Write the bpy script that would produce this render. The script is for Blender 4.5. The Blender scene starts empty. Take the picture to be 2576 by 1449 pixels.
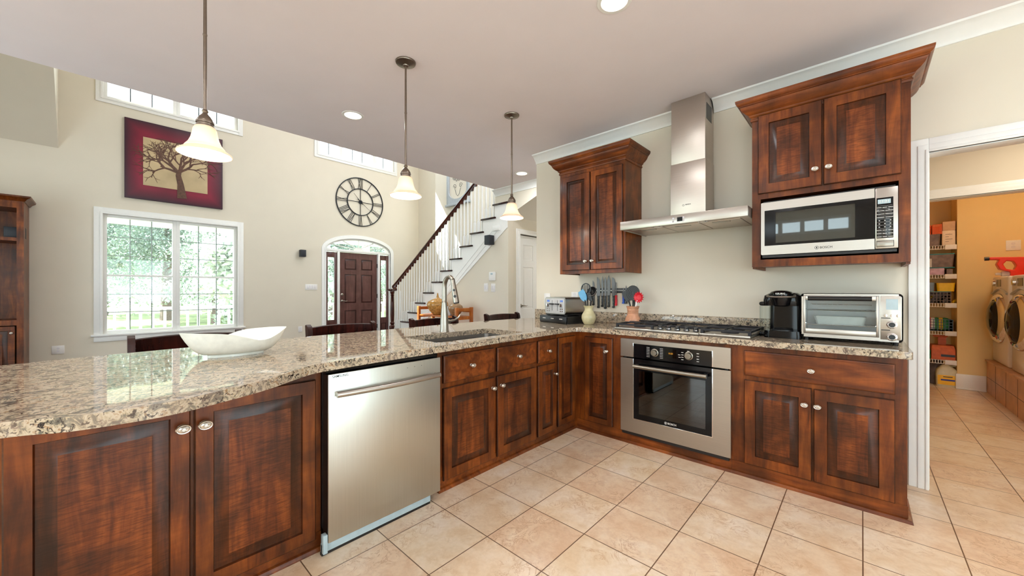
import bpy, bmesh, math, random
from mathutils import Vector, Matrix
random.seed(7)
sc = bpy.context.scene
COL = sc.collection
# ------------------------------------------------------------------ camera
CF, CA, CY0, CX0, CH = 951.85, math.radians(42.77), 731.0, 1288.0, 1.24
cam = bpy.data.objects.new('camera', bpy.data.cameras.new('camera')); COL.objects.link(cam)
cam.data.sensor_width = 36; cam.data.lens = CF/2576*36
cam.data.shift_y = (CY0-724.5)/2576; cam.data.clip_start = .05; cam.data.clip_end = 300
cam.location = (0, 0, CH); cam.rotation_euler = (math.pi/2, 0, CA)
sc.camera = cam
# ------------------------------------------------------------------ exposure, world, sun
sc.view_settings.view_transform = 'Standard'; sc.view_settings.look = 'None'
sc.view_settings.exposure = 0.22; sc.view_settings.gamma = 1; sc.view_settings.use_curve_mapping = False
sc.cycles.max_bounces = 10; sc.cycles.diffuse_bounces = 6; sc.cycles.glossy_bounces = 4
sc.cycles.transmission_bounces = 6; sc.cycles.transparent_max_bounces = 16
sc.cycles.caustics_reflective = False; sc.cycles.caustics_refractive = False
sc.cycles.sample_clamp_indirect = 6; sc.cycles.use_denoising = True
W = bpy.data.worlds.new('daylight_sky'); sc.world = W; W.use_nodes = True
_b = W.node_tree.nodes['Background']; _b.inputs[0].default_value = (.83, .92, 1.0, 1); _b.inputs[1].default_value = 6.5
sun = bpy.data.objects.new('sun', bpy.data.lights.new('sun', 'SUN')); COL.objects.link(sun)
sun.data.energy = 26; sun.data.angle = .009; sun.data.color = (1, .97, .9)
sun.rotation_euler = Vector((1.55, 1.15, -2.25)).to_track_quat('-Z', 'Y').to_euler()
def lamp(x, y, z, e, col=(1, .93, .84), size=.14, aim=(0, 0, -1), spot=None):
    if spot:
        L = bpy.data.lights.new('ceiling_bulb', 'SPOT'); L.spot_size = spot; L.spot_blend = .8; L.shadow_soft_size = size/2
    else:
        L = bpy.data.lights.new('ceiling_bulb', 'AREA'); L.shape = 'DISK'; L.size = size
    L.energy = e; L.color = col
    o = bpy.data.objects.new('ceiling_bulb', L); COL.objects.link(o); o.location = (x, y, z)
    o.rotation_euler = Vector(aim).to_track_quat('-Z', 'Y').to_euler()
    return o
CANS_SEEN = [(-3.39, 1.54), (-3.39, 3.86), (-1.0, 1.91)]
CANS_ADDED = [(-3.39, -.8), (-1.0, -.4), (.9, 1.9), (.9, -.4), (-1.0, -2.2)]  # unseen cans added to light the kitchen
KC = 2.83                                    # kitchen ceiling height
for x, y in CANS_SEEN + CANS_ADDED: lamp(x, y, KC-.012, 6, (.95, .97, 1))
for x, y, e in [(-6.4, -.9, 14), (-6.6, 2.2, 26), (-6.2, 4.6, 34)]: lamp(x, y, 6.1, e, (.92, .96, 1), .5)   # unseen lamps added to brighten the great room
lamp(1.3, 6.4, 2.75, 11, (1, .65, .33), .35)                                            # laundry ceiling light
lamp(1.2, 4.6, 2.70, 14, (1, .86, .66), .25)                                            # unseen lamp added in the hall
lamp(-3.4, 5.4, 2.78, 6, (1, .9, .75), .2)  # unseen lamp added in the passage
# ------------------------------------------------------------------ pixel helpers: a pixel of the photograph onto a known real plane
_c, _s = math.cos(CA), math.sin(CA)
def _ray(px, py):
    r = (px-CX0)/CF; return (_c*r-_s, _s*r+_c, (CY0-py)/CF)
def AY(px, py, Y):
    d = _ray(px, py); t = Y/d[1]; return (d[0]*t, d[2]*t+CH)      # -> X, z
def AX(px, py, X):
    d = _ray(px, py); t = X/d[0]; return (d[1]*t, d[2]*t+CH)      # -> Y, z
# ------------------------------------------------------------------ materials
def srgb(r, g, b):
    f = lambda v: (v/255/12.92) if v/255 <= .04045 else ((v/255+.055)/1.055)**2.4
    return (f(r), f(g), f(b), 1)
MATS = {}
def mat(name, col, rough=.5, metal=0, **k):
    m = bpy.data.materials.new(name); m.use_nodes = True
    b = m.node_tree.nodes['Principled BSDF']
    b.inputs['Base Color'].default_value = col if len(col) == 4 else (*col, 1)
    b.inputs['Roughness'].default_value = rough; b.inputs['Metallic'].default_value = metal
    for kk, v in k.items(): b.inputs[kk.replace('_', ' ')].default_value = v
    MATS[name] = m; m['b'] = 1
    return m
def nd(m, t, **k):
    n = m.node_tree.nodes.new(t)
    for kk, v in k.items(): setattr(n, kk, v)
    return n
def lk(m, a, b): m.node_tree.links.new(a, b)
def pos(m, scale=(1, 1, 1), obj=False):
    g = nd(m, 'ShaderNodeTexCoord') if obj else nd(m, 'ShaderNodeNewGeometry')
    mp = nd(m, 'ShaderNodeMapping'); mp.inputs['Scale'].default_value = scale
    lk(m, g.outputs['Object' if obj else 'Position'], mp.inputs['Vector']); return mp.outputs[0]
def noise(m, vec, scale, detail=4, rough=.5, dist=0):
    n = nd(m, 'ShaderNodeTexNoise'); n.inputs['Scale'].default_value = scale; n.inputs['Detail'].default_value = detail
    n.inputs['Roughness'].default_value = rough; n.inputs['Distortion'].default_value = dist
    lk(m, vec, n.inputs['Vector']); return n.outputs['Fac']
def ramp(m, fac, stops, const=False):
    r = nd(m, 'ShaderNodeValToRGB'); e = r.color_ramp.elements
    while len(e) < len(stops): e.new(.5)
    for i, (p, c) in enumerate(stops): e[i].position = p; e[i].color = c if len(c) == 4 else (*c, 1)
    if const: r.color_ramp.interpolation = 'CONSTANT'
    lk(m, fac, r.inputs[0]); return r.outputs[0]
def mix(m, fac, a, b, mode='MIX'):
    n = nd(m, 'ShaderNodeMix'); n.data_type = 'RGBA'; n.blend_type = mode
    if isinstance(fac, (int, float)): n.inputs[0].default_value = fac
    else: lk(m, fac, n.inputs[0])
    for i, v in ((6, a), (7, b)):
        if isinstance(v, tuple): n.inputs[i].default_value = v if len(v) == 4 else (*v, 1)
        else: lk(m, v, n.inputs[i])
    return n.outputs[2]
def base(m): return m.node_tree.nodes['Principled BSDF']
def bump(m, fac, s=.2, d=.01):
    b = nd(m, 'ShaderNodeBump'); b.inputs['Strength'].default_value = s; b.inputs['Distance'].default_value = d
    lk(m, fac, b.inputs['Height']); lk(m, b.outputs[0], base(m).inputs['Normal'])
def plain(name, col, rough=.5, metal=0, var=.06, sc_=30, **k):
    m = mat(name, col, rough, metal, **k)
    n = noise(m, pos(m), sc_, 3)
    c = col if len(col) == 4 else (*col, 1)
    lk(m, ramp(m, n, [(.3, tuple(v*(1-var) for v in c[:3])), (.7, tuple(min(1, v*(1+var)) for v in c[:3]))]), base(m).inputs['Base Color'])
    return m
plain('wall_paint', srgb(221, 213, 197), .75, var=.015, sc_=3)
plain('ceiling_paint', srgb(235, 227, 230), .85, var=.015, sc_=3)
plain('trim_white', srgb(238, 238, 236), .35, var=.01)
plain('laundry_paint', srgb(232, 205, 150), .75, var=.02, sc_=3)
def wood(name, light, mid, dark, rough=.25, figure=.5, axis=2, fine=0):
    m = mat(name, mid, rough); m['w'] = 1
    s = [7, 7, 7]; s[axis] = .8
    g1 = noise(m, pos(m, s), 3.2, 6, .6, .6)
    blot = noise(m, pos(m, (1, 1, 1)), 4.5, 3, .5, .4)
    s2 = [9, 9, 9]; s2[axis] = 60
    curl = noise(m, pos(m, s2), 1.1, 3, .5, .8)
    c1 = ramp(m, g1, [(.25, dark), (.45, mid), (.7, light)])
    c2 = mix(m, ramp(m, blot, [(.38, (.28, .26, .25, 1)), (.66, (1, 1, 1, 1))]), dark, c1)
    c3 = mix(m, figure, c2, ramp(m, curl, [(.35, (.55, .5, .48, 1)), (.65, (1.0, 1.0, 1.0, 1))]), 'MULTIPLY')
    lk(m, c3, base(m).inputs['Base Color'])
    base(m).inputs['Coat Weight'].default_value = .08; base(m).inputs['Coat Roughness'].default_value = .15; base(m).inputs['Specular IOR Level'].default_value = .28
    if fine:
        s3 = [14, 14, 14]; s3[axis] = 150
        c3 = mix(m, fine, c3, ramp(m, noise(m, pos(m, s3), 1.0, 2, .5, 1.2), [(.38, (.38, .34, .32, 1)), (.56, (1, 1, 1, 1))]), 'MULTIPLY'); lk(m, c3, base(m).inputs['Base Color'])
    bump(m, g1, .04, .004)
    return m
wood('cherry_wood', srgb(156, 84, 30), srgb(116, 56, 18), srgb(54, 25, 10), .36, .25)
wood('cherry_figured', srgb(158, 84, 34), srgb(118, 57, 22), srgb(54, 25, 11), .34, .35, fine=.6)
wood('cherry_across', srgb(156, 84, 32), srgb(118, 57, 20), srgb(58, 27, 11), .36, .2, axis=0)
wood('cherry_glazed', srgb(116, 58, 24), srgb(72, 36, 17), srgb(38, 20, 12), .28, .3, fine=.4)
plain('cabinet_gap', srgb(22, 12, 9), .6)
wood('espresso_wood', srgb(74, 30, 22), srgb(48, 20, 16), srgb(26, 12, 11), .22, .2)
wood('mahogany_rail', srgb(110, 50, 34), srgb(82, 36, 26), srgb(48, 22, 18), .22, .2, axis=0)
wood('oak_orange', srgb(216, 136, 62), srgb(196, 112, 44), srgb(160, 84, 34), .4, .3)
wood('door_brown', srgb(118, 82, 76), srgb(102, 68, 63), srgb(84, 55, 51), .3, .1)
wood('door_groove', srgb(80, 42, 36), srgb(62, 32, 28), srgb(48, 26, 24), .3, .1)
# granite
m = mat('granite', (.5, .42, .33), .07); v = pos(m)
n1 = noise(m, v, 30, 5, .64, 1.1); n2 = noise(m, v, 62, 4, .66, .9); n3 = noise(m, v, 9, 3, .5, .5)
c = ramp(m, n1, [(.24, srgb(70, 66, 62)), (.42, srgb(118, 112, 100)), (.48, srgb(178, 162, 136)), (.56, srgb(196, 182, 162)), (.63, srgb(160, 132, 100)), (.78, srgb(104, 84, 70))])
k = ramp(m, n2, [(.405, (1, 1, 1, 1)), (.45, (0, 0, 0, 1))])
c = mix(m, k, c, srgb(44, 38, 38))
k2 = ramp(m, noise(m, v, 42, 3, .6, 1.2), [(.60, (0, 0, 0, 1)), (.66, (.8, .8, .8, 1))])
c = mix(m, k2, c, srgb(112, 92, 84))
c = mix(m, ramp(m, n3, [(.4, (0, 0, 0, 1)), (.65, (.35, .35, .35, 1))]), c, srgb(170, 150, 134))
lk(m, c, base(m).inputs['Base Color']); base(m).inputs['Roughness'].default_value = .03; base(m).inputs['Specular IOR Level'].default_value = .42
# floor tile (grid measured from the photograph)
m = mat('floor_tile', (.6, .45, .3), .28); g = nd(m, 'ShaderNodeNewGeometry')
mp = nd(m, 'ShaderNodeMapping'); mp.inputs['Location'].default_value = (1.387+.3475*40, -1.315+.35*40, 0)
lk(m, g.outputs['Position'], mp.inputs['Vector'])
br = nd(m, 'ShaderNodeTexBrick'); br.offset = 0; br.squash = 1; br.inputs['Scale'].default_value = 1
br.inputs['Brick Width'].default_value = .3475; br.inputs['Row Height'].default_value = .35
br.inputs['Mortar Size'].default_value = .0028; br.inputs['Mortar Smooth'].default_value = .2
br.inputs['Color1'].default_value = (0, 0, 0, 1); br.inputs['Color2'].default_value = (1, 1, 1, 1); br.inputs['Mortar'].default_value = (.5, .5, .5, 1)
lk(m, mp.outputs[0], br.inputs['Vector'])
v = pos(m); n1 = noise(m, v, 3.6, 6, .62, .5); n2 = noise(m, v, 9, 7, .68, 1.8); n3 = noise(m, v, 60, 3, .6)
c = ramp(m, n1, [(.3, srgb(218, 186, 152)), (.5, srgb(230, 206, 178)), (.72, srgb(238, 222, 204))])
vein = ramp(m, n2, [(.45, (0, 0, 0, 1)), (.482, (.95, .95, .95, 1)), (.505, (.0, .0, .0, 1))])
vm_ = ramp(m, noise(m, v, 5, 3), [(.46, (0, 0, 0, 1)), (.62, (.75, .75, .75, 1))]); c = mix(m, mix(m, 1.0, vein, vm_, 'MULTIPLY'), c, srgb(180, 132, 92)); c = mix(m, ramp(m, noise(m, v, 14, 5, .6, .8), [(.45, (0, 0, 0, 1)), (.7, (.35, .35, .35, 1))]), c, srgb(196, 152, 108))
c = mix(m, .25, c, ramp(m, n3, [(.35, (.78, .74, .7, 1)), (.65, (1, 1, 1, 1))]), 'MULTIPLY')
c = mix(m, .12, c, br.outputs['Color'], 'OVERLAY')
c = mix(m, br.outputs['Fac'], c, srgb(112, 82, 60))
lk(m, c, base(m).inputs['Base Color']); bump(m, ramp(m, br.outputs['Fac'], [(0, (1, 1, 1, 1)), (1, (0, 0, 0, 1))]), .4, .002)
base(m).inputs['Coat Weight'].default_value = .15; base(m).inputs['Coat Roughness'].default_value = .15
# stainless, brushed
def steel(name, col, rough, sc_, bumpy=.03):
    m = mat(name, col, rough, 1.0)
    n = noise(m, pos(m, sc_), 1, 3)
    lk(m, ramp(m, n, [(.3, tuple(v*.9 for v in col[:3])), (.7, col)]), base(m).inputs['Base Color'])
    bump(m, n, bumpy, .001); base(m).inputs['Anisotropic'].default_value = .5
steel('steel_brushed', srgb(186, 180, 172), .32, (3, 3, 900))
steel('steel_vertical', srgb(204, 204, 196), .34, (700, 700, 3))
steel('steel_hood', srgb(206, 196, 186), .40, (4, 4, 700))
steel('nickel', srgb(158, 152, 142), .30, (40, 40, 40), 0)
steel('knob_nickel', srgb(214, 208, 200), .26, (40, 40, 40), 0)
steel('pewter', srgb(140, 128, 116), .34, (60, 60, 60), .02)
steel('sink_steel', srgb(120, 116, 112), .42, (300, 4, 4))
mat('chrome', srgb(225, 225, 228), .08, 1.0)
plain('black_gloss', srgb(13, 12, 14), .10, Specular_IOR_Level=.25)
plain('black_plastic', srgb(20, 20, 22), .35)
plain('black_iron', srgb(34, 33, 38), .5, .3)
plain('black_iron_clock', srgb(36, 38, 42), .5, .5)
plain('dark_blue_black', srgb(28, 32, 42), .5)
plain('white_ceramic', srgb(236, 238, 230), .12)
plain('white_plastic', srgb(232, 230, 228), .4, var=.01)
plain('white_enamel', srgb(226, 224, 228), .2, var=.01)
plain('light_grey', srgb(180, 182, 184), .4)
plain('toe_blue', srgb(170, 190, 198), .4)
plain('mark_dark', srgb(30, 28, 28), .4)
plain('mark_white', srgb(220, 218, 214), .5)
plain('grass', srgb(126, 136, 92), .9, var=.25, sc_=2)
plain('leaf_green', srgb(146, 160, 152), .7, var=.4, sc_=1.2)
plain('leaf_pale', srgb(202, 210, 202), .7, var=.35, sc_=1.2)
plain('bark', srgb(120, 104, 96), .9, var=.3)
def emit(name, col, s):
    m = bpy.data.materials.new(name); m.use_nodes = True; t = m.node_tree; t.nodes.clear()
    e = t.nodes.new('ShaderNodeEmission'); e.inputs[0].default_value = (*col[:3], 1); e.inputs[1].default_value = s
    o = t.nodes.new('ShaderNodeOutputMaterial'); t.links.new(e.outputs[0], o.inputs[0]); MATS[name] = m
emit('lamp_glow', (1, .86, .68), 3.0)
emit('display_amber', (1, .45, .05), .9); emit('display_blue', (.25, .42, 1), .6)
# glass pane: clear with a Fresnel mirror
def pane_mat(name, tint, refl=1.0, ior=1.45):
    m = bpy.data.materials.new(name); m.use_nodes = True; t = m.node_tree; t.nodes.clear()
    tr = t.nodes.new('ShaderNodeBsdfTransparent'); tr.inputs[0].default_value = tint
    gl = t.nodes.new('ShaderNodeBsdfGlossy'); gl.inputs['Roughness'].default_value = .02
    fr = t.nodes.new('ShaderNodeFresnel'); ge = t.nodes.new('ShaderNodeNewGeometry'); mr = t.nodes.new('ShaderNodeMapRange')
    mr.inputs[3].default_value = ior; mr.inputs[4].default_value = 1/ior; t.links.new(ge.outputs['Backfacing'], mr.inputs[0]); t.links.new(mr.outputs[0], fr.inputs[0])
    mx = t.nodes.new('ShaderNodeMixShader'); o = t.nodes.new('ShaderNodeOutputMaterial')
    t.links.new(fr.outputs[0], mx.inputs[0]); t.links.new(tr.outputs[0], mx.inputs[1]); t.links.new(gl.outputs[0], mx.inputs[2])
    t.links.new(mx.outputs[0], o.inputs[0]); MATS[name] = m
pane_mat('clear_glass', (.93, .97, .96, 1)); pane_mat('smoked_glass', (.25, .27, .28, 1)); pane_mat('oven_glass', (.10, .085, .08, 1), 1, 1.9)
pane_mat('microwave_glass', (.5, .52, .51, 1), 1, 1.8)
# frosted lamp glass, lit from within by its bulb
m = mat('shade_glass', srgb(255, 238, 222), .35); base(m).inputs['Transmission Weight'].default_value = .0
base(m).inputs['Subsurface Weight'].default_value = 0
tl = nd(m, 'ShaderNodeBsdfTranslucent'); tl.inputs[0].default_value = srgb(255, 242, 228); mx = nd(m, 'ShaderNodeMixShader'); mx.inputs[0].default_value = .55
out = m.node_tree.nodes['Material Output']; lk(m, base(m).outputs[0], mx.inputs[1]); lk(m, tl.outputs[0], mx.inputs[2]); lk(m, mx.outputs[0], out.inputs[0])
# ------------------------------------------------------------------ mesh builder
class B:
    def __init__(s): s.bm = bmesh.new(); s.mats = []; s.cur = 0
    def m(s, name):
        if name not in s.mats: s.mats.append(name)
        s.cur = s.mats.index(name); return s
    def _new(s, n0):
        s.bm.faces.ensure_lookup_table()
        for f in s.bm.faces[n0:]: f.material_index = s.cur
    def box(s, x0, x1, y0, y1, z0, z1, bev=0, seg=2, R=None):
        n0 = len(s.bm.faces)
        if bev:
            t = bmesh.new()
            bmesh.ops.create_cube(t, size=1)
            for v in t.verts: v.co = Vector(((x0+x1)/2+v.co.x*(x1-x0), (y0+y1)/2+v.co.y*(y1-y0), (z0+z1)/2+v.co.z*(z1-z0)))
            bev = min(bev, .49*min(abs(x1-x0), abs(y1-y0), abs(z1-z0)))
            bmesh.ops.bevel(t, geom=t.edges[:], offset=bev, segments=seg, profile=.5, affect='EDGES')
            mp = {v: s.bm.verts.new(R @ v.co if R else v.co) for v in t.verts}
            for f in t.faces: s.bm.faces.new([mp[v] for v in f.verts])
            t.free()
        else:
            vs = [Vector((x, y, z)) for x in (x0, x1) for y in (y0, y1) for z in (z0, z1)]
            vs = [s.bm.verts.new(R @ v if R else v) for v in vs]
            for f in ((0, 1, 3, 2), (4, 6, 7, 5), (0, 4, 5, 1), (2, 3, 7, 6), (0, 2, 6, 4), (1, 5, 7, 3)):
                s.bm.faces.new([vs[i] for i in f])
        s._new(n0); return s
    def lathe(s, prof, cx=0, cy=0, cz=0, n=24, sx=1, sy=1, R=None, cap=True):
        n0 = len(s.bm.faces); rings = []
        for r, z in prof:
            if r < 1e-6: rings.append([s.bm.verts.new(s._t(R, cx, cy, cz, 0, 0, z))])
            else: rings.append([s.bm.verts.new(s._t(R, cx, cy, cz, r*sx*math.cos(2*math.pi*i/n), r*sy*math.sin(2*math.pi*i/n), z)) for i in range(n)])
        for a, b in zip(rings, rings[1:]):
            for i in range(n):
                j = (i+1) % n
                if len(a) == 1 and len(b) == 1: continue
                if len(a) == 1: s.bm.faces.new((a[0], b[j], b[i]))
                elif len(b) == 1: s.bm.faces.new((a[i], a[j], b[0]))
                else: s.bm.faces.new((a[i], a[j], b[j], b[i]))
        if cap:
            if len(rings[0]) > 1: s.bm.faces.new(list(reversed(rings[0])))
            if len(rings[-1]) > 1: s.bm.faces.new(rings[-1])
        s._new(n0); return s
    def _t(s, R, cx, cy, cz, x, y, z):
        v = Vector((x, y, z))
        if R: v = R @ v
        return v+Vector((cx, cy, cz))
    def tube(s, pts, r, n=8, closed=False, cap=True, flat=1.0, sflat=1.0):
        n0 = len(s.bm.faces); pts = [Vector(p) for p in pts]; N = len(pts)
        rr = r if isinstance(r, (list, tuple)) else [r]*N
        rings = []; up = None
        for i, p in enumerate(pts):
            a = pts[(i-1) % N] if (closed or i) else p; b = pts[(i+1) % N] if (closed or i < N-1) else p
            t = (b-a).normalized()
            if up is None: up = Vector((0, 0, 1)) if abs(t.z) < .9 else Vector((1, 0, 0))
            side = t.cross(up)
            if side.length < 1e-4: side = t.cross(Vector((0, 1, 0)))
            side.normalize(); u2 = side.cross(t).normalized(); up = u2
            rings.append([s.bm.verts.new(p+side*math.cos(2*math.pi*k/n)*rr[i]*sflat+u2*math.sin(2*math.pi*k/n)*rr[i]*flat) for k in range(n)])
        L = list(zip(rings, rings[1:]))
        if closed: L.append((rings[-1], rings[0]))
        for a, b in L:
            for k in range(n): s.bm.faces.new((a[k], a[(k+1) % n], b[(k+1) % n], b[k]))
        if cap and not closed: s.bm.faces.new(list(reversed(rings[0]))); s.bm.faces.new(rings[-1])
        s._new(n0); return s
    def prism(s, poly, a0, a1, axis=1):
        n0 = len(s.bm.faces)
        def P(u, v, w): return {0: (w, u, v), 1: (u, w, v), 2: (u, v, w)}[axis]
        A = [s.bm.verts.new(P(u, v, a0)) for u, v in poly]; C = [s.bm.verts.new(P(u, v, a1)) for u, v in poly]
        s.bm.faces.new(A); s.bm.faces.new(list(reversed(C))); n = len(poly)
        for i in range(n): s.bm.faces.new((A[i], C[i], C[(i+1) % n], A[(i+1) % n]))
        s._new(n0); return s
    def loops(s, L, cap0=True, cap1=True, closed=True):
        n0 = len(s.bm.faces); R = [[s.bm.verts.new(p) for p in l] for l in L]; n = len(R[0])
        for a, b in zip(R, R[1:]):
            for i in range(n if closed else n-1): s.bm.faces.new((a[i], a[(i+1) % n], b[(i+1) % n], b[i]))
        if cap0: s.bm.faces.new(list(reversed(R[0])))
        if cap1: s.bm.faces.new(R[-1])
        s._new(n0); return s
    def quad(s, *p):
        n0 = len(s.bm.faces); s.bm.faces.new([s.bm.verts.new(q) for q in p]); s._new(n0); return s
    def sweep(s, prof, path, closed=False):
        # profile (out, z) swept with mitres along a plan path of (x, y); outward is to the right of travel
        n = len(path); rings = []
        for i, p in enumerate(path):
            d0 = Vector(path[i])-Vector(path[i-1]) if i else None; d1 = Vector(path[i+1])-Vector(path[i]) if i < n-1 else None
            d0 = (d0 or d1).normalized(); d1 = (d1 or d0).normalized() if d1 else d0
            n_0 = Vector((d0.y, -d0.x)); n_1 = Vector((d1.y, -d1.x)); mm = (n_0+n_1).normalized(); k = 1/max(.2, mm.dot(n_0))
            rings.append([(p[0]+mm.x*k*o, p[1]+mm.y*k*o, z) for o, z in prof])
        return s.loops(rings)
    def build(s, name, parent=None, loc=(0, 0, 0), rz=0, smooth=35, mats=None):
        bmesh.ops.recalc_face_normals(s.bm, faces=s.bm.faces[:])
        if smooth:
            for f in s.bm.faces: f.smooth = True
            lim = math.radians(smooth)
            for e in s.bm.edges: e.smooth = len(e.link_faces) == 2 and e.calc_face_angle(0) < lim
        me = bpy.data.meshes.new(name); s.bm.to_mesh(me); s.bm.free()
        for k in (s.mats or ['white_plastic']): me.materials.append(MATS[k])
        o = bpy.data.objects.new(name, me); COL.objects.link(o); o.parent = parent
        o.location = loc; o.rotation_euler = (0, 0, rz); return o
def N(m): return B().m(m)
def tag(o, label, cat, group=None):
    o['label'] = label; o['category'] = cat
    if group: o['group'] = group
    return o
def thing(name, label, cat, loc=(0, 0, 0), rz=0, group=None):
    o = bpy.data.objects.new(name, None); o.empty_display_size = .1; COL.objects.link(o)
    o.location = loc; o.rotation_euler = (0, 0, rz); return tag(o, label, cat, group)
def struct(b, name, parent=None, **k):
    o = b.build(name, parent, **k)
    if parent is None: o['kind'] = 'structure'
    return o
def sempty(name, loc=(0, 0, 0), rz=0):
    o = bpy.data.objects.new(name, None); COL.objects.link(o); o.location = loc; o.rotation_euler = (0, 0, rz); o['kind'] = 'structure'; return o
def copy_tree(o, parent=None):
    c = o.copy(); COL.objects.link(c); c.parent = parent
    for ch in [x for x in bpy.data.objects if x.parent == o]: copy_tree(ch, c)
    return c
def text(s, size, name, parent, loc, rot=(math.pi/2, 0, 0), m='mark_dark', ext=.0006, label=None, width=None):
    cu = bpy.data.curves.new(name, 'FONT'); cu.body = s; cu.size = size; cu.extrude = ext; cu.offset = size*.010; cu.align_x = 'CENTER'; cu.align_y = 'CENTER'
    t = bpy.data.objects.new('tmp', cu); COL.objects.link(t)
    bpy.context.view_layer.update()
    me = bpy.data.meshes.new_from_object(t.evaluated_get(bpy.context.evaluated_depsgraph_get()))
    bpy.data.objects.remove(t); me.materials.clear(); me.materials.append(MATS[m]); me.name = name
    if width:
        xs = [v.co.x for v in me.vertices]; k = width/(max(xs)-min(xs))
        for v in me.vertices: v.co.x *= k; v.co.y *= k
    o = bpy.data.objects.new(name, me); COL.objects.link(o); o.parent = parent; o.location = loc; o.rotation_euler = rot
    if label: o['label'] = label
    return o
RF = math.pi/2       # rotation that turns a front facing -y into a front facing +x
# ================================================================== structure
def sheet(name, outer, holes, axis, c0, c1, m, parent=None):
    """wall sheet with holes; outline in the plane across axis, thickness c0..c1"""
    bm = bmesh.new(); es = []
    for lp in [outer]+holes:
        vs = [bm.verts.new((u, v, 0)) for u, v in lp]
        es += [bm.edges.new((vs[i], vs[(i+1) % len(vs)])) for i in range(len(vs))]
    bmesh.ops.triangle_fill(bm, use_beauty=True, use_dissolve=False, edges=es)
    bmesh.ops.recalc_face_normals(bm, faces=bm.faces[:])
    r = bmesh.ops.extrude_face_region(bm, geom=bm.faces[:])
    for v in [g for g in r['geom'] if isinstance(g, bmesh.types.BMVert)]: v.co.z = 1
    for v in bm.verts:
        u, w, t = v.co; k = c0+(c1-c0)*t
        v.co = {0: (k, u, w), 1: (u, k, w), 2: (u, w, k)}[axis]
    b = B(); b.bm.free(); b.bm = bm; b.m(m)
    if parent is None or parent == 'S': o = b.build(name, None, smooth=0); o['kind'] = 'structure'
    else: o = b.build(name, parent, smooth=0)
    return o
def rect(a0, a1, b0, b1): return [(a0, b0), (a1, b0), (a1, b1), (a0, b1)]
XF = -8.86; GH = 6.2; XE = -4.235; YW = 3.5
struct(N('floor_tile').box(-2.75, 3.4, -3.3, 8.6, -.12, 0), 'floor', smooth=0)
struct(N('mahogany_rail').box(-9.1, -2.75, -3.3, 8.6, -.12, 0), 'floor', smooth=0)
struct(N('ceiling_paint').box(XE, 3.4, -3.3, 4.25, KC, KC+.25), 'ceiling', smooth=0)
struct(N('ceiling_paint').box(-4.02, 3.4, 4.252, 8.6, KC, KC+.25), 'ceiling', smooth=0)
struct(N('ceiling_paint').box(-9.1, XE+.2, -3.3, 7.2, GH, GH+.2), 'ceiling', smooth=0)
struct(N('wall_paint').box(XE, XE+.2, -3.3, 4.249, KC+.252, GH), 'wall_loft', smooth=0)
# ---- front wall with windows and arched entry
def arch(y0, y1, zs, rise, n=28, z0=0):
    c, a = (y0+y1)/2, (y1-y0)/2
    return [(y0, z0)]+[(c-a*math.cos(math.pi*i/n), zs+rise*math.sin(math.pi*i/n)) for i in range(n+1)]+[(y1, z0)]
W1 = (-.005, 1.765, .545, 2.47); W2 = (0.0, 1.77, 4.32, 5.9); W3 = (3.24, 5.10, 4.28, 5.95)
DY0, DY1, DZS = 3.40, 4.99, 2.185
sheet('wall_front', rect(-3.3, 7.2, 0, GH), [rect(*W1), rect(*W2), rect(*W3), [(y, z+.0005) for y, z in arch(DY0, DY1, DZS, .29, z0=.004)]], 0, XF, XF-.2, 'wall_paint')
def window(name, w, nsash, cols, rows, meeting, casing=.095, sill=True, gm='light_grey'):
    y0, y1, z0, z1 = w; e = sempty(name, (XF, 0, 0), 0)
    c = N('trim_white')
    for k, (t, o) in enumerate(((.018, casing), (.030, .028))):      # stepped casing
        yy0, yy1, zz1 = (y0-o, y1+o, z1+o)
        c.box(.0, t, yy0, y0+.004, z0 if sill else z0-o, zz1, .003); c.box(.0, t, y1-.004, yy1, z0 if sill else z0-o, zz1, .003); c.box(.0, t, y0, y1, z1-.004, zz1, .003)
        if not sill: c.box(.0, t, y0, y1, z0-o, z0+.004, .003)
    if sill:
        c.box(-.05, .06, y0-casing-.03, y1+casing+.03, z0-.03, z0+.002, .006); c.box(0, .02, y0-casing, y1+casing, z0-.115, z0-.03, .004)
    c.build('casing', e)
    n = nsash if isinstance(nsash, list) else [1/nsash]*nsash
    tot = y1-y0; y = y0
    for i, fr in enumerate(n):
        a, b_ = y, y+tot*fr; y = b_
        f = N('trim_white'); t = .05
        f.box(-.15, -.03, a, a+t, z0, z1, .004); f.box(-.15, -.03, b_-t, b_, z0, z1, .004)
        f.box(-.14, -.04, a+t, b_-t, z0, z0+.05, .004); f.box(-.14, -.04, a+t, b_-t, z1-.05, z1, .004)
        if meeting: f.box(-.12, -.05, a+t, b_-t, meeting-.016, meeting+.016, .004)
        s = f.build('window_frame', e)
        g = N(gm)
        spans = [(z0+.05, meeting-.016), (meeting+.016, z1-.05)] if meeting else [(z0+.05, z1-.05)]
        cc = cols[i] if isinstance(cols, list) else cols
        for s0, s1 in spans:
            for k in range(1, cc): yy = a+t+(b_-a-2*t)*k/cc; g.box(-.098, -.088, yy-.007, yy+.007, s0, s1)
            for k in range(1, rows): zz = s0+(s1-s0)*k/rows; g.box(-.0985, -.0875, a+t, b_-t, zz-.006, zz+.006)
        g.build('grille', s)
        N('clear_glass').box(-.086, -.082, a+t-.002, b_-t+.002, z0+.045, z1-.045).build('pane', s, smooth=0)
    return e
window('window_1', W1, 2, 3, 3, 1.487); window('window_2', W2, 2, 3, 5, None, .08, False, 'black_iron'); window('window_3', W3, [.28, .44, .28], [2, 3, 2], 5, None, .08, False, 'black_iron')
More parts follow.
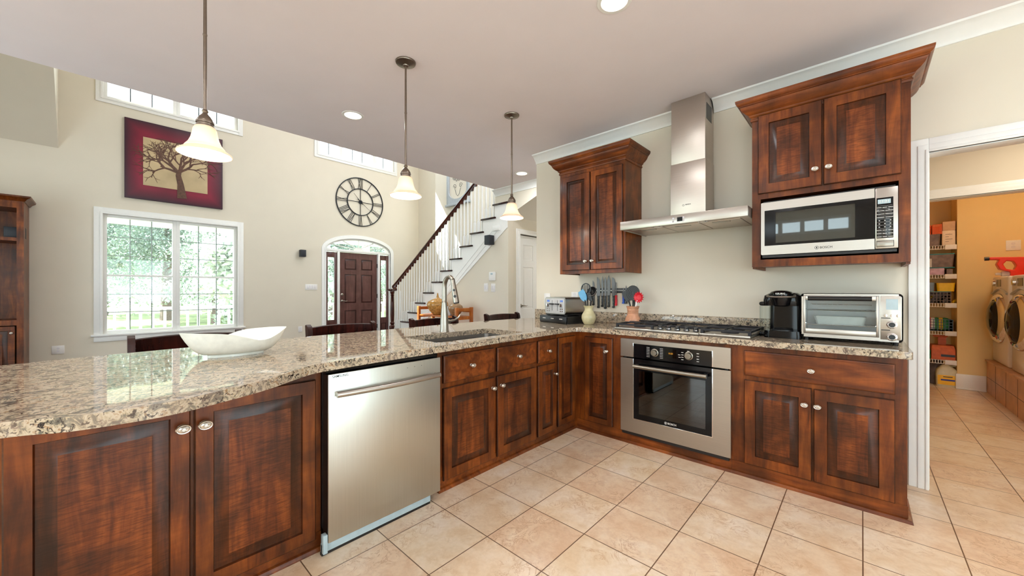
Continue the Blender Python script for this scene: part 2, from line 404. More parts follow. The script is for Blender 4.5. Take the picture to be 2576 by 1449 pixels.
# ---- entry door set
e = sempty('door_1', (XF, 0, 0))
DC = (DY0+DY1)/2
c = N('trim_white')
for t, o in ((.02, .085), (.034, .022)):
    A = arch(DY0-o, DY1+o, DZS, .29+o); I = arch(DY0+.003, DY1-.003, DZS, .287)
    n = len(A)
    for i in range(n-1): c.prism([A[i], A[i+1], I[i+1], I[i]], 0, t, 0)
c.build('casing', e)
f = N('trim_white')
f.box(-.16, -.01, DY0, DY1, 2.145, 2.20, .004)
for yy in (3.70, 4.69): f.box(-.14, -.005, yy-.022, yy+.022, 0, 2.145, .004)
f.box(-.14, -.005, DY0, DY0+.018, 0, 2.145, .003); f.box(-.14, -.005, DY1-.018, DY1, 0, 2.145, .003)
A = arch(DY0+.0, DY1-.0, DZS, .288); I = arch(DY0+.04, DY1-.04, DZS, .25); n = len(A)
for i in range(1, n-2): f.prism([A[i], A[i+1], I[i+1], I[i]], -.14, -.03, 0)
f.build('door_frame', e)
f = N('trim_white'); hub = []
for k in range(13): a = math.pi*k/12; hub.append((DC-.11*math.cos(a), 2.20+.075*math.sin(a)))
f.prism(hub, -.1, -.05, 0)
for k in range(1, 6):
    a = math.pi*k/6; y1_, z1_ = DC-.76*math.cos(a), DZS+.255*math.sin(a)
    f.tube([(-.075, DC-.1*math.cos(a), 2.20+.06*math.sin(a)), (-.075, y1_, z1_)], .012, 6)
f.build('fanlight_grille', e)
P_ = arch(DY0+.03, DY1-.03, DZS, .26)[1:-1]; g = N('clear_glass'); g.prism(P_, -.09, -.086, 0); g.build('fanlight_pane', e, smooth=0)
def panel_field(b, x0, x1, z0, z1, y, sgn=-1, d=.009, w=.028, glaze=None, body=None):
    """sunk moulding + raised centre on a face at y (front faces sgn*y)"""
    def L(o, dd): return [(x0+o, y-sgn*dd, z0+o), (x1-o, y-sgn*dd, z0+o), (x1-o, y-sgn*dd, z1-o), (x0+o, y-sgn*dd, z1-o)]
    b.m(glaze or b.mats[b.cur]); b.loops([L(0, 0), L(.004, d), L(.010, d), L(w, d*.25), L(w+.004, 0)], False, False)
    if body: b.m(body)
    b.loops([L(w+.004, 0), L(w+.005, 0)], False, True)
def panelled(b, x0, x1, z0, z1, y, t, fields, body, glaze, sgn=-1, d=.009, w=.028, edge=.004):
    """slab whose front at y carries raised panels; fields = [(x0,x1,z0,z1)]"""
    b.m(body)
    xs = sorted({x0+edge, x1-edge, *[f[0] for f in fields], *[f[1] for f in fields]}); zs = sorted({z0+edge, z1-edge, *[f[2] for f in fields], *[f[3] for f in fields]})
    for i in range(len(xs)-1):
        for j in range(len(zs)-1):
            cx, cz = (xs[i]+xs[i+1])/2, (zs[j]+zs[j+1])/2
            if any(f[0] < cx < f[1] and f[2] < cz < f[3] for f in fields): continue
            b.quad((xs[i], y, zs[j]), (xs[i+1], y, zs[j]), (xs[i+1], y, zs[j+1]), (xs[i], y, zs[j+1]))
    def L(o, dd): return [(x0+o, y-sgn*dd, z0+o), (x1-o, y-sgn*dd, z0+o), (x1-o, y-sgn*dd, z1-o), (x0+o, y-sgn*dd, z1-o)]
    b.m(glaze); b.loops([L(edge, 0), L(0, edge), L(0, t)], False, True); b.m(body)
    for f in fields: panel_field(b, *f, y, sgn, d, w, glaze, body)
    bmesh.ops.remove_doubles(b.bm, verts=b.bm.verts[:], dist=.0004)
def lever(parent, x, z, y, flip=1, m='nickel'):
    h = N(m).lathe([(.0, 0), (.030, .0), (.030, .006), (.018, .012), (.012, .014), (.011, .045), (0, .045)], x, y, z, 16, R=Matrix.Rotation(math.pi/2, 3, 'X'))
    h.tube([(x, y-.045, z), (x+flip*.02, y-.052, z+.003), (x+flip*.07, y-.05, z-.004), (x+flip*.105, y-.047, z+.004)], [.009, .009, .007, .005], 8)
    return h.build('door_handle', parent)
def six_panel(w, h, body, glaze, t=.045):
    b = B(); s = w*.135; cw = (w-3*s)/2; fl = []
    for a, c_ in ((.10*h, .36*h), (.44*h, .76*h), (.81*h, .93*h)):
        for k in range(2): fl.append((s+k*(cw+s), s+k*(cw+s)+cw, a, c_))
    panelled(b, 0, w, 0, h, 0, t, fl, body, glaze); return b
d = six_panel(.93, 2.13, 'door_brown', 'door_groove').build('front_door', e, (-.06, 3.728, .006), RF)
lever(d, .065, 1.02-.03, 0); N('nickel').lathe([(0, 0), (.032, 0), (.032, .008), (.022, .012), (.012, .014), (.012, .03), (0, .03)], .065, 0, 1.14, 16, R=Matrix.Rotation(math.pi/2, 3, 'X')).build('deadbolt', d)
for zz in (.35, 1.1, 1.85): N('black_iron').box(.925, .945, -.012, .0, zz-.05, zz+.05, .003).build('hinge', d)
for yy, w_ in ((3.418, .26), (4.712, .26)):
    b = B(); b.m('door_brown')
    b.box(0, .055, 0, .045, 0, 2.12, .003); b.box(w_-.055, w_, 0, .045, 0, 2.12, .003); b.box(.055, w_-.055, 0, .045, 2.0, 2.12, .003); b.box(.055, w_-.055, 0, .045, .46, .56, .003)
    panelled(b, .054, w_-.054, 0, .461, .002, .04, [(.065, w_-.065, .12, .42)], 'door_brown', 'door_groove', w=.02)
    s = b.build('sidelight', e, (-.06, yy, .006), RF)
    N('clear_glass').box(.05, w_-.05, .02, .024, .55, 2.01).build('pane', s, smooth=0)
# ---- other walls
S = lambda nm, *a, m='wall_paint': struct(N(m).box(*a), nm, smooth=0)
struct(N('wall_paint').box(-9.06, -4.03, 5.83, 6.0, 0, GH), 'wall_foyer', smooth=0)
struct(N('wall_paint').box(-7.42, -4.15, 5.35, 5.829, 0, GH), 'wall_stair', smooth=0)
XR = -4.02; YS = 4.25
# under-stair wall + the part right of the open flight + sloped header above the passage
z_ = lambda x, k=0: 2.40+k+(x+4.586)*.2014/.2763
low = [(-7.0, 0), (XR, 0), (XR, KC+.3), (-4.31, KC+.3), (-4.31, 2.20), (-7.0, .25)]
struct(N('wall_paint').prism(low, YS+.012, YS+.13, 1), 'wall_understair', smooth=0)
zx = lambda X: AY(1303, 512, YS)[1]+(X-AY(1303, 512, YS)[0])*(AY(1350, 455, YS)[1]-AY(1303, 512, YS)[1])/(AY(1350, 455, YS)[0]-AY(1303, 512, YS)[0])
struct(N('wall_paint').prism([(XR, zx(XR)), (-2.9, min(KC, zx(-2.9))), (-2.9, KC), (XR, KC)], YS+.012, 5.34, 1), 'wall_header', smooth=0)
S('wall_passage', XR-.12, XR, YS+.131, 4.51, 0, KC); S('wall_passage', XR-.12, XR, 5.40, 8.5, 0, KC); S('wall_passage', XR-.12, XR, 4.51, 5.40, 2.155, KC)
sheet('wall_range', [(-2.84, 0), (.305, 0), (.305, 2.10), (1.30, 2.10), (1.30, 0), (3.4, 0), (3.4, KC), (-2.84, KC)], [], 1, YW, YW+.12, 'wall_paint')
S('wall_passage', -2.84, -2.72, 3.621, 8.5, 0, KC)
sheet('wall_hall', [(-.2, 0), (.38, 0), (.38, 2.11), (1.9, 2.11), (1.9, 0), (3.4, 0), (3.4, KC), (-.2, KC)], [], 1, 5.38, 5.50, 'wall_paint')
S('wall_hall', -.2, -.08, 3.621, 5.379, 0, KC)
struct(N('laundry_paint').box(.885, 2.4, 7.35, 7.47, 0, KC), 'wall_laundry', smooth=0)
struct(N('laundry_paint').box(.885, 1.0, 7.471, 7.78, 0, KC), 'wall_laundry', smooth=0)
struct(N('laundry_paint').box(.1, 1.0, 7.781, 7.9, 0, KC), 'wall_laundry', smooth=0)
struct(N('laundry_paint').box(-.02, .1, 5.501, 7.9, 0, KC), 'wall_laundry', smooth=0)
struct(N('laundry_paint').box(2.2, 2.32, 5.501, 7.349, 0, KC), 'wall_laundry', smooth=0)
sheet('wall_back', [(-9.06, 0), (3.4, 0), (3.4, KC), (XE+.2, KC), (XE+.2, GH), (-9.06, GH)], [rect(-1.95, -.15, 2.36, 2.66), rect(.5, 2.0, .08, 2.5), rect(-4.0, -2.3, .5, 2.5), rect(-6.6, -4.6, .3, 2.6)], 1, -3.2, -3.32, 'wall_paint')
sheet('wall_right', rect(-3.3, 8.6, 0, KC), [rect(-2.8, -1.1, .9, 2.5), rect(-.4, 2.0, .08, 2.5)], 0, 3.2, 3.32, 'wall_paint')
struct(N('wall_paint').prism([(XF+.002, 3.38), (-8.06, 4.28), (-6.45, 6.1), (XF+.002, 6.1)], -3.15, -.4547, 1), 'wall_upper', smooth=0)
# transom and right wall follow reflections; other back-wall openings are added for daylight
def simple_window(name, axis, c, u0, u1, z0, z1, n):
    e = sempty(name); f = N('trim_white')
    def bx(a0, a1, b0, b1, t0, t1):
        (f.box(a0, a1, c+t0, c+t1, b0, b1, .004) if axis == 1 else f.box(c+t0, c+t1, a0, a1, b0, b1, .004))
    for k in range(n+1): u = u0+(u1-u0)*k/n; bx(max(u0, u-.035), min(u1, u+.035), z0, z1, -.04, .04)
    bx(u0, u1, z0, z0+.05, -.035, .035); bx(u0, u1, z1-.05, z1, -.035, .035)
    f.build('window_frame', e)
    g = N('clear_glass'); (g.box(u0, u1, c-.002, c+.002, z0, z1) if axis == 1 else g.box(c-.002, c+.002, u0, u1, z0, z1)); g.build('pane', e, smooth=0)
simple_window('window_4', 1, -3.26, -1.95, -.15, 2.36, 2.66, 5); simple_window('added_window_5', 1, -3.26, -6.6, -4.6, .3, 2.6, 2); simple_window('added_window_7', 1, -3.26, -4.0, -2.3, .5, 2.5, 2); simple_window('added_door_3', 1, -3.26, .5, 2.0, .08, 2.5, 2)
simple_window('window_6', 0, 3.26, -2.8, -1.1, .9, 2.5, 2); simple_window('door_4', 0, 3.26, -.4, 2.0, .08, 2.5, 2)
# ---- trim
CRN = [(0, KC-.095), (.012, KC-.095), (.014, KC-.078), (.03, KC-.06), (.052, KC-.03), (.07, KC-.018), (.085, KC-.012), (.09, KC-.0005), (0, KC-.0005)]
struct(N('trim_white').sweep([(o, z) for o, z in CRN], [(-2.84, YW), (-1.19, YW)]), 'trim_1')
struct(N('trim_white').sweep([(o, z) for o, z in CRN], [(-.912, YW), (3.2, YW)]), 'trim_2')
struct(N('trim_white').sweep([(o, z) for o, z in CRN], [(-4.30, YS+.012), (-2.9, YS+.012)]), 'trim_3')
def casing(name, x0, x1, zt, y, w=.088, t=.022):
    b = N('trim_white')
    for tt, ww in ((t*.7, w), (t, w*.55), (t*1.25, .016)):
        b.box(x0-ww, x0, y-tt, y, 0, zt+ww, .003); b.box(x1, x1+ww, y-tt, y, 0, zt+ww, .003); b.box(x0, x1, y-tt, y, zt, zt+ww, .003)
    return b
b = casing('trim', .305, 1.30, 2.10, YW-.0005); b.box(.287, .309, YW-.004, YW+.124, 0, 2.10, .002); b.box(1.296, 1.318, YW-.004, YW+.124, 0, 2.10, .002); b.box(.305, 1.30, YW-.004, YW+.124, 2.094, 2.112, .002)
struct(b, 'trim_4')
b = casing('trim', .38, 1.9, 2.11, 5.3795); b.box(.362, .384, 5.375, 5.504, 0, 2.11, .002); b.box(.38, 1.9, 5.375, 5.504, 2.104, 2.122, .002); struct(b, 'trim_5')
struct(N('trim_white').box(.87, 1.118, 7.33, 7.349, 0, .19, .006).box(.87, 1.118, 7.318, 7.332, 0, .02, .006), 'baseboard_laundry')
for (pa, pb, nm) in (((1240, 580), (1145, 700), 'trim_6'), ((1252, 580), (1150, 708), 'trim_7')):      # sloping moulding below the flight
    xa, za = AY(*pa, YS); xb, zb = AY(*pb, YS); k = (za-zb)/(xa-xb); x0 = -6.7
    struct(N('trim_white').prism([(x0, zb+k*(x0-xb)), (xa, za), (xa, za+.018), (x0, zb+k*(x0-xb)+.018)], YS-.006, YS+.0115, 1), nm, smooth=0)
x0, z0 = AY(1242, 582, YS); x1, z1 = AY(1259, 567, YS)
struct(N('trim_white').box(x0, x1, YS-.03, YS+.0115, z0, z1, .003), 'trim_8')
# passage door (white six-panel, lever handle)
e = sempty('door_2', (XR, 0, 0), 0)
c = N('trim_white')
for tt, ww in ((.016, .08), (.024, .04)):
    c.box(0, tt, 4.52-ww, 4.52, 0, 2.145+ww, .003); c.box(0, tt, 5.39, 5.39+ww, 0, 2.145+ww, .003); c.box(0, tt, 4.52, 5.39, 2.145, 2.145+ww, .003)
c.build('casing', e)
d = six_panel(.855, 2.13, 'trim_white', 'trim_white').build('passage_door', e, (-.03, 4.527, .006), RF)
lever(d, .07, .99, 0)
# ================================================================== outdoors, seen through the glass
rng = random.Random(5)
go = struct(N('grass').box(-70, -9.2, -40, 60, -.7, -.55), 'ground', smooth=0); 
struct(N('light_grey').box(-11.35, -9.07, -6, 12, -.2, -.06), 'porch_floor', smooth=0)
b = N('trim_white').box(-11.32, -11.12, -6, 12, 2.62, 2.95).box(-11.6, -9.07, -6, 12, 2.951, 3.05); struct(b, 'porch_roof', smooth=0)
r = thing('porch_railing', 'white porch railing with square balusters outside the front window', 'railing', (-11.2, 0, -.06))
N('trim_white').box(-.045, .045, -6, 12, .885, .945, .006).build('top_rail', r); N('trim_white').box(-.03, .03, -6, 12, .10, .15, .004).build('bottom_rail', r)
bal = N('trim_white').box(-.022, .022, -.022, .022, .15, .885).build('baluster', r, (0, -.6, 0), smooth=0)
for k in range(1, 58):
    c = bal.copy(); COL.objects.link(c); c.location = (0, -.6+k*.19, 0)
for k, y in enumerate((-2.2, 3.05, 5.5)):
    p = N('trim_white').box(-.09, .09, -.09, .09, 0, 2.67, .01).build('porch_post', None, (-11.22, y, -.06)); tag(p, ['white porch post hidden left of the front window', 'white porch post seen through the left sidelight of the door', 'white porch post seen through the right sidelight of the door'][k], 'post')
def tree(x, y, h, r, m, lab, n=4200, trunk=.16, low=.35, nm='leafy_tree', leaf=.08):
    n = int(n*4.5)
    t = thing(nm, lab, 'tree', (x, y, -.56))
    rg = random.Random(int(x*31+y*17))
    pts = [(0, 0, -.1), (rg.uniform(-.1, .1), rg.uniform(-.1, .1), h*.35), (rg.uniform(-.2, .2), rg.uniform(-.2, .2), h*.92)]
    leaf = leaf if leaf < .14 else .11
    N('bark').tube(pts, [trunk, trunk*.8, trunk*.25], 8).build('trunk', t)
    cl = [(rg.gauss(0, r*.45), rg.gauss(0, r*.45), h*(low+(1-low)*rg.random()), r*rg.uniform(.25, .5)) for _ in range(34)]
    vs = []; fs = []
    for i in range(n):
        cx, cy, cz, cr = rg.choice(cl); a, b_, g = rg.gauss(0, .5), rg.gauss(0, .5), rg.gauss(0, .45)
        P = Vector((cx+a*cr, cy+b_*cr, cz+g*cr)); u = Vector((rg.gauss(0, 1), rg.gauss(0, 1), rg.gauss(0, 1))).normalized(); w = u.orthogonal().normalized(); s_ = leaf*rg.uniform(.6, 1.4)
        k = len(vs); vs += [P-u*s_, P+w*s_*.5, P+u*s_, P-w*s_*.5]; fs.append((k, k+1, k+2, k+3))
    me = bpy.data.meshes.new('foliage'); me.from_pydata([tuple(v) for v in vs], [], fs); me.materials.append(MATS[m])
    o = bpy.data.objects.new('foliage', me); COL.objects.link(o); o.parent = t; return t
tree(-19, 5.5, 5.2, 2.0, 'leaf_pale', 'low rounded pale tree in front of the woods, seen in the right window sash', 6500, .1, .12, 'garden_tree', .13)
tree(-27, -1.5, 8.5, 2.6, 'leaf_green', 'tall tree at the left edge of the view from the front window', 5200, .3, .3)
tree(-31, 2.6, 9.5, 2.8, 'leaf_green', 'tall tree with two bare-looking trunks in the left window sash', 5200, .3, .34)
tree(-26, 4.2, 7.5, 2.0, 'leaf_pale', 'lighter tall tree near the middle mullion of the front window', 4600, .22, .2)
tree(-33, 7.5, 9.5, 3.0, 'leaf_green', 'dark tall tree behind the low rounded tree', 5200, .3, .2)
tree(-29, 11.5, 8.5, 2.8, 'leaf_green', 'tall tree seen at the right edge of the front window', 5200, .25, .2)
tree(-30, 16, 8.5, 2.8, 'leaf_pale', 'tree seen through the left sidelight and fanlight of the front door', 5200, .25, .15)
tree(-27, 21, 8, 2.8, 'leaf_green', 'tree seen through the right sidelight of the front door', 5200, .25, .1)
tree(-40, 0, 11, 4, 'leaf_pale', 'distant tree behind the trunks on the left', 4200, .3, .1, leaf=.25)
tree(-44, 8, 11, 4.4, 'leaf_green', 'distant tree closing the view behind the garden tree', 4200, .3, .1, leaf=.25)
tree(-42, 17, 11, 4.4, 'leaf_green', 'distant tree closing the view behind the front door', 4200, .3, .1, leaf=.25)
tree(-40, 27, 11, 4.4, 'leaf_pale', 'distant tree furthest to the right behind the front door', 4200, .3, .1, leaf=.25)
# ================================================================== staircase
st = thing('staircase', 'white staircase with dark treads and mahogany handrail rising beside the foyer', 'stairs')
RISE, RUN = .2014, .2763
xf = lambda k: -4.586-RUN*(12-k)                       # riser face below tread k (k = 1..13)
tr = N('espresso_wood').box(-.03, RUN+.03, -.03, 1.06, RISE-.028, RISE, .010, 2).build('tread', st, (xf(1), YS, 0))
rs = N('trim_white').box(0, .02, .012, 1.05, 0, RISE-.028).build('riser', st, (xf(1), YS, 0), smooth=0)
for k in range(2, 14):
    c = tr.copy(); COL.objects.link(c); c.location = (xf(k), YS, RISE*(k-1))
    c = rs.copy(); COL.objects.link(c); c.location = (xf(k), YS, RISE*(k-1))
poly = [(xf(1), 0)]
for k in range(1, 14): poly += [(xf(k), RISE*k-.028), (xf(k)+RUN, RISE*k-.028)]
poly += [(xf(13)+RUN, RISE*13-.4), (xf(1)+.45, 0)]
N('trim_white').prism(poly, YS, YS+.0118, 1).build('stringer', st, smooth=0)
bb = N('trim_white').box(-.017, .017, -.017, .017, 0, .21).lathe([(.017, .21), (.012, .225), (.017, .235), (.0155, .25), (.010, .62), (.008, 1.0)], n=10)
me0 = bb.build('baluster', st, (xf(1)+.02, YS+.04, RISE))
ra, rb = AY(1192, 463, YS+.03), AY(1098, 583, YS+.03)
kr = (ra[1]-rb[1])/(ra[0]-rb[0]); rail_z = lambda x: rb[1]+(x-rb[0])*kr
NX, NZ = AY(987, 729, YS+.06)
first = True
for k in range(1, 14):
    for j in range(3):
        x = xf(k)+.035+j*RUN/3
        if k == 1 and j < 2: continue
        o = me0 if first else me0.copy()
        if not first: COL.objects.link(o)
        first = False; top = max(rail_z(x), NZ) if x < -6.9 else rail_z(x)
        o.location = (x, YS+.04, RISE*k); o.scale = (1, 1, (top-.02-RISE*k)/1.0)
for dx, dy in ((-.13, .02), (-.10, .16), (.0, .2)):
    o = me0.copy(); COL.objects.link(o); o.location = (NX+dx, YS+.06+dy, RISE); o.scale = (1.2, 1.2, NZ-.02-RISE)
P_ = [(NX+.02, NZ), (NX+.14, NZ-.005)]
xj = (NZ-rb[1])/kr+rb[0]
P_ += [(max(NX+.22, xj-.12), NZ+.005), (xj+.04, rail_z(xj+.04)+.035), (xj+.2, rail_z(xj+.2)), (xf(13)+RUN, rail_z(xf(13)+RUN))]
Q = []
for (a, b_) in zip(P_, P_[1:]):
    for t in range(4): Q.append((a[0]+(b_[0]-a[0])*t/4, YS+.04, a[1]+(b_[1]-a[1])*t/4))
Q.append((P_[-1][0], YS+.04, P_[-1][1]))
for _ in range(2): Q = [Q[0]]+[tuple((Q[i-1][j]+2*Q[i][j]+Q[i+1][j])/4 for j in range(3)) for i in range(1, len(Q)-1)]+[Q[-1]]
N('mahogany_rail').tube(Q, .030, 10, flat=.85).build('handrail', st)
sw = [(xj+.12, rail_z(xj+.12)-.005)]
for k in range(34):
    x = xj+.12+k*RUN/3; sw += [(x, rail_z(x)-.034), (x+.078, rail_z(x)-.030)]
sw.append((x+.078, rail_z(x+.078)-.005))
N('mahogany_rail').prism(sw, YS+.024, YS+.056, 1).build('rail_fillet', st, smooth=0)
N('mahogany_rail').lathe([(0, -.028), (.075, -.028), (.10, -.015), (.105, .0), (.095, .016), (.05, .024), (0, .026)], NX-.03, YS+.06, NZ, 24).build('volute_cap', st)
nz = NZ-.03-RISE
N('mahogany_rail').box(-.05, .05, -.05, .05, 0, nz*.26, .006).lathe([(.05, nz*.26), (.045, nz*.27), (.032, nz*.285), (.045, nz*.30), (.048, nz*.325), (.032, nz*.35), (.036, nz*.37), (.040, nz*.5), (.036, nz*.75), (.030, nz*.9), (.040, nz*.915), (.030, nz*.93), (.045, nz*.97), (.045, nz)], n=20).build('newel_post', st, (NX, YS+.06, RISE))
N('espresso_wood').prism([(NX-.2+.2*math.cos(a/8*math.pi+math.pi/2)*1.0, YS+.18+.2*math.sin(a/8*math.pi+math.pi/2)) for a in range(9)]+[(xf(1), YS-.02)], RISE-.028, RISE, 2).build('starting_step', st)
# ================================================================== things on the far walls
E = XF+.001
# tree picture
pa, pb = AX(313, 497, XF+.04), AX(560, 352, XF+.04)
y0, y1, z0, z1 = pa[0], pb[0], 2.765, 4.075
plain('paint_crimson', srgb(126, 22, 50), .5, var=.3, sc_=1.6); plain('paint_dark', srgb(44, 26, 40), .5); plain('paint_parchment', srgb(196, 174, 136), .5, var=.16, sc_=3); plain('paint_bark', srgb(92, 62, 48), .5, var=.3)
m = MATS['paint_crimson']
g = nd(m, 'ShaderNodeTexCoord'); mp = nd(m, 'ShaderNodeMapping'); mp.inputs['Location'].default_value = (-.5, -.5, -.5); lk(m, g.outputs['Generated'], mp.inputs[0])
vm = nd(m, 'ShaderNodeVectorMath', operation='ABSOLUTE'); lk(m, mp.outputs[0], vm.inputs[0]); sx = nd(m, 'ShaderNodeSeparateXYZ'); lk(m, vm.outputs[0], sx.inputs[0])
mx_ = nd(m, 'ShaderNodeMath', operation='MAXIMUM'); lk(m, sx.outputs[0], mx_.inputs[0]); lk(m, sx.outputs[2], mx_.inputs[1])
old = base(m).inputs['Base Color'].links[0].from_socket
lk(m, mix(m, ramp(m, mx_.outputs[0], [(.36, (0, 0, 0, 1)), (.5, (.92, .92, .92, 1))]), old, srgb(34, 22, 38)), base(m).inputs['Base Color'])
pw, ph = y1-y0, z1-z0
pic = thing('wall_picture', 'large canvas of a bare tree on parchment with a crimson border, above the front window', 'picture', (E, y0, z0), RF)
N('paint_crimson').box(0, pw, -.04, 0, 0, ph, .004).build('canvas', pic)
ia, ib = AX(360, 342, XF+.045), AX(522, 491, XF+.045)
ix0, ix1, iz0, iz1 = ia[0]-y0, ib[0]-y0, ib[1]-z0, ia[1]-z0
iz0, iz1 = ph*.185, ph*.80
N('paint_parchment').box(ix0, ix1, -.046, -.0395, iz0, iz1, .002).build('parchment_field', pic)
tb = N('paint_bark'); rg = random.Random(11); tx = (ix0+ix1)/2+.02
def branch(x, z, a, L, r, dep):
    n = 4; pts = [(x, -.048, z)]
    for i in range(n):
        a += rg.uniform(-.22, .22); x += math.cos(a)*L/n; z += math.sin(a)*L/n; z = min(z, iz1+.02)
        pts.append((x, -.048, z))
    tb.tube(pts, [(r*1.25+.002)*(1-.35*i/n) for i in range(n+1)], 5, sflat=.15)
    if dep:
        for s_ in (-1, 1, -1)[:3 if dep > 2 else 2]:
            i = rg.randint(2, n); branch(pts[i][0], pts[i][2], a+s_*rg.uniform(.3, .75), L*rg.uniform(.62, .82), r*.55, dep-1)
tb.tube([(tx+.05, -.048, .10), (tx+.03, -.048, iz0+.1), (tx+.0, -.048, iz0+.25), (tx+.01, -.048, iz0+.32)], [.075, .05, .042, .038], 6, sflat=.1)
for a, L in ((2.35, .26), (1.9, .26), (1.45, .27), (1.0, .24), (.62, .28), (2.75, .24)): branch(tx, iz0+.30, a, L, .016, 4)
tb.build('painted_tree', pic)
# clock
ck = thing('wall_clock', 'large round black iron wall clock with roman numerals above the front door', 'clock', (E, 4.20, 3.362), RF)
R3 = Matrix.Rotation(math.pi/2, 3, 'X')
def ring(r, t, d, y): return N('black_iron_clock').lathe([(r-t, -d), (r, -d), (r, 0), (r-t, 0), (r-t, -d)], 0, y, 0, 64, R=R3, cap=False)
ring(.583, .020, .02, -.025).build('outer_ring', ck); ring(.325, .020, .02, -.025).build('inner_ring', ck)
rom = ['XII', 'I', 'II', 'III', 'IV', 'V', 'VI', 'VII', 'VIII', 'IX', 'X', 'XI']
for i, s_ in enumerate(rom):
    b = N('black_iron_clock'); a = -i*math.pi/6; w = {'I': .030, 'V': .062, 'X': .062}; tot = sum(w[c] for c in s_); x = -tot/2
    M = Matrix.Rotation(a, 3, 'Y').inverted() if False else Matrix.Rotation(-a, 3, 'Y')
    def bar(xa, za, xb, zb): b.tube([M @ Vector((xa, -.018, za)), M @ Vector((xb, -.018, zb))], .006, 5)
    for ch in s_:
        c_ = w[ch]; z0_, z1_ = .325, .566
        if ch == 'I': bar(x+c_/2, z0_, x+c_/2, z1_)
        elif ch == 'V': bar(x+.008, z1_, x+c_/2, z0_); bar(x+c_-.008, z1_, x+c_/2, z0_)
        else: bar(x+.008, z1_, x+c_-.008, z0_); bar(x+c_-.008, z1_, x+.008, z0_)
        x += c_
    b.build('numeral', ck)
b = N('black_iron_clock')
for a in (0, math.pi/2): b.tube([(-.31*math.cos(a), -.018, -.31*math.sin(a)), (.31*math.cos(a), -.018, .31*math.sin(a))], .007, 6)
b.lathe([(0, 0), (.045, 0), (.045, .02), (0, .028)], 0, -.012, 0, 20, R=R3); b.build('cross_bars', ck)
N('black_iron_clock').tube([(-.17, -.036, .19), (.04, -.036, -.05)], [.003, .008], 6).build('hour_hand', ck)
N('black_iron_clock').tube([(-.08, -.042, .06), (.24, -.042, -.19)], [.007, .003], 6).build('minute_hand', ck)
# built-in cabinet at the far left, speaker in it
XB = -8.32; yb, zt = AX(60, 700, XB)[0], AX(40, 500, XB)[1]
bk = thing('built_in_cabinet', 'dark cherry built-in media cabinet with open shelves at the left wall', 'cabinet', (XF+.002, yb-1.9, 0), RF)
D_ = XB-XF; b = N('cherry_wood')
za, zb_, zc = AX(50, 600, XB)[1], AX(50, 805, XB)[1], AX(50, 815, XB)[1]
# local: x along wall (+Y), front at y=-D_
b.box(1.84, 1.9, -D_, 0, 0, zt); b.box(.0, .06, -D_, 0, 0, zt); b.box(.06, 1.84, -.02, 0, 0, zt); b.box(.06, 1.84, -D_, 0, zt-.12, zt)
b.box(.06, 1.84, -D_, 0, za-.035, za+.01); b.box(.06, 1.84, -D_, 0, 0, .1); b.box(.06, 1.84, -D_, 0, zb_-.07, zb_); b.build('case', bk, smooth=0)
N('cherry_wood').sweep([(0, zt-.03), (.01, zt-.03), (.03, zt+.0), (.06, zt+.02), (.065, zt+.04), (0, zt+.04)], [(0, 0), (0, -D_), (1.9, -D_), (1.9, 0)]).build('crown', bk)
for k in range(3):
    b = B(); w_ = .575; panelled(b, 0, w_, 0, zb_-.19, 0, .02, [(.06, w_-.06, .06, zb_-.25)], 'cherry_figured', 'cherry_glazed', w=.04)
    dd = b.build('door', bk, (.075+k*.59, -D_-.022, .11)); N('nickel').lathe([(0, 0), (.006, 0), (.006, .012), (.015, .016), (.015, .024), (0, .028)], w_-.03 if k != 1 else .03, 0, zb_-.28, 12, R=R3).build('knob', dd)
sp = N('dark_blue_black').box(-.09, .09, -.12, 0, 0, .15, .004).build('bookshelf_speaker', None, (XF+.30, AX(36, 600, XB+-.1)[0], za+.0105), RF); tag(sp, 'small black speaker standing on the shelf of the built-in cabinet', 'speaker')
# wall things on the front wall: speaker, switches, outlets
def plate(name, loc, rz, w, h, label, cat, kind, group=None, n=1):
    t = thing(name, label, cat, loc, rz, group)
    N('white_plastic').box(-w/2, w/2, -.007, 0, -h/2, h/2, .003).build('cover_plate', t)
    for i in range(n):
        x = (i-(n-1)/2)*.048
        if kind == 'switch': N('white_enamel').box(x-.016, x+.016, -.012, -.006, -.033, .033, .002).build('rocker', t)
        else:
            for zz in (-.02, .02):
                s_ = N('white_enamel').lathe([(0, 0), (.016, 0), (.016, .004), (0, .004)], x, -.006, zz, 14, R=R3).build('socket', t)
    return t
y_, z_s = AX(758, 638, XF); sp = thing('wall_speaker', 'small black box speaker on the wall left of the front door', 'speaker', (E, y_, z_s), RF)
N('dark_blue_black').box(-.055, .055, -.13, -.02, -.075, .075, .008).build('cabinet', sp); N('black_plastic').box(-.015, .015, -.02, 0, -.03, .03).build('bracket', sp)
y_, z_s = AX(783, 722, XF); plate('switch_plate', (E, y_, z_s), RF, .25, .125, 'white four-gang light switch plate left of the front door', 'switch', 'switch', n=4)
y_, z_s = AX(755, 828, XF); plate('wall_outlet', (E, y_, z_s), RF, .08, .125, 'white outlet low on the wall left of the front door', 'outlet', 'o')
y_, z_s = AX(146, 880, XF); plate('wall_outlet', (E, y_, z_s), RF, .125, .125, 'white square outlet low on the wall left of the front window', 'outlet', 'o')
x_, z_s = AY(1238, 605, YS); sp = thing('wall_speaker', 'small black box speaker on the wall under the stairs', 'speaker', (x_, YS+.011, z_s), 0)
N('dark_blue_black').box(-.06, .06, -.13, -.02, -.075, .075, .008).build('cabinet', sp); N('black_plastic').box(-.015, .015, -.02, 0, -.03, .03).build('bracket', sp)
x_, z_s = AY(1239, 695, YS); th = thing('thermostat', 'white square thermostat with small grey screen on the wall under the stairs', 'thermostat', (x_, YS+.011, z_s), 0)
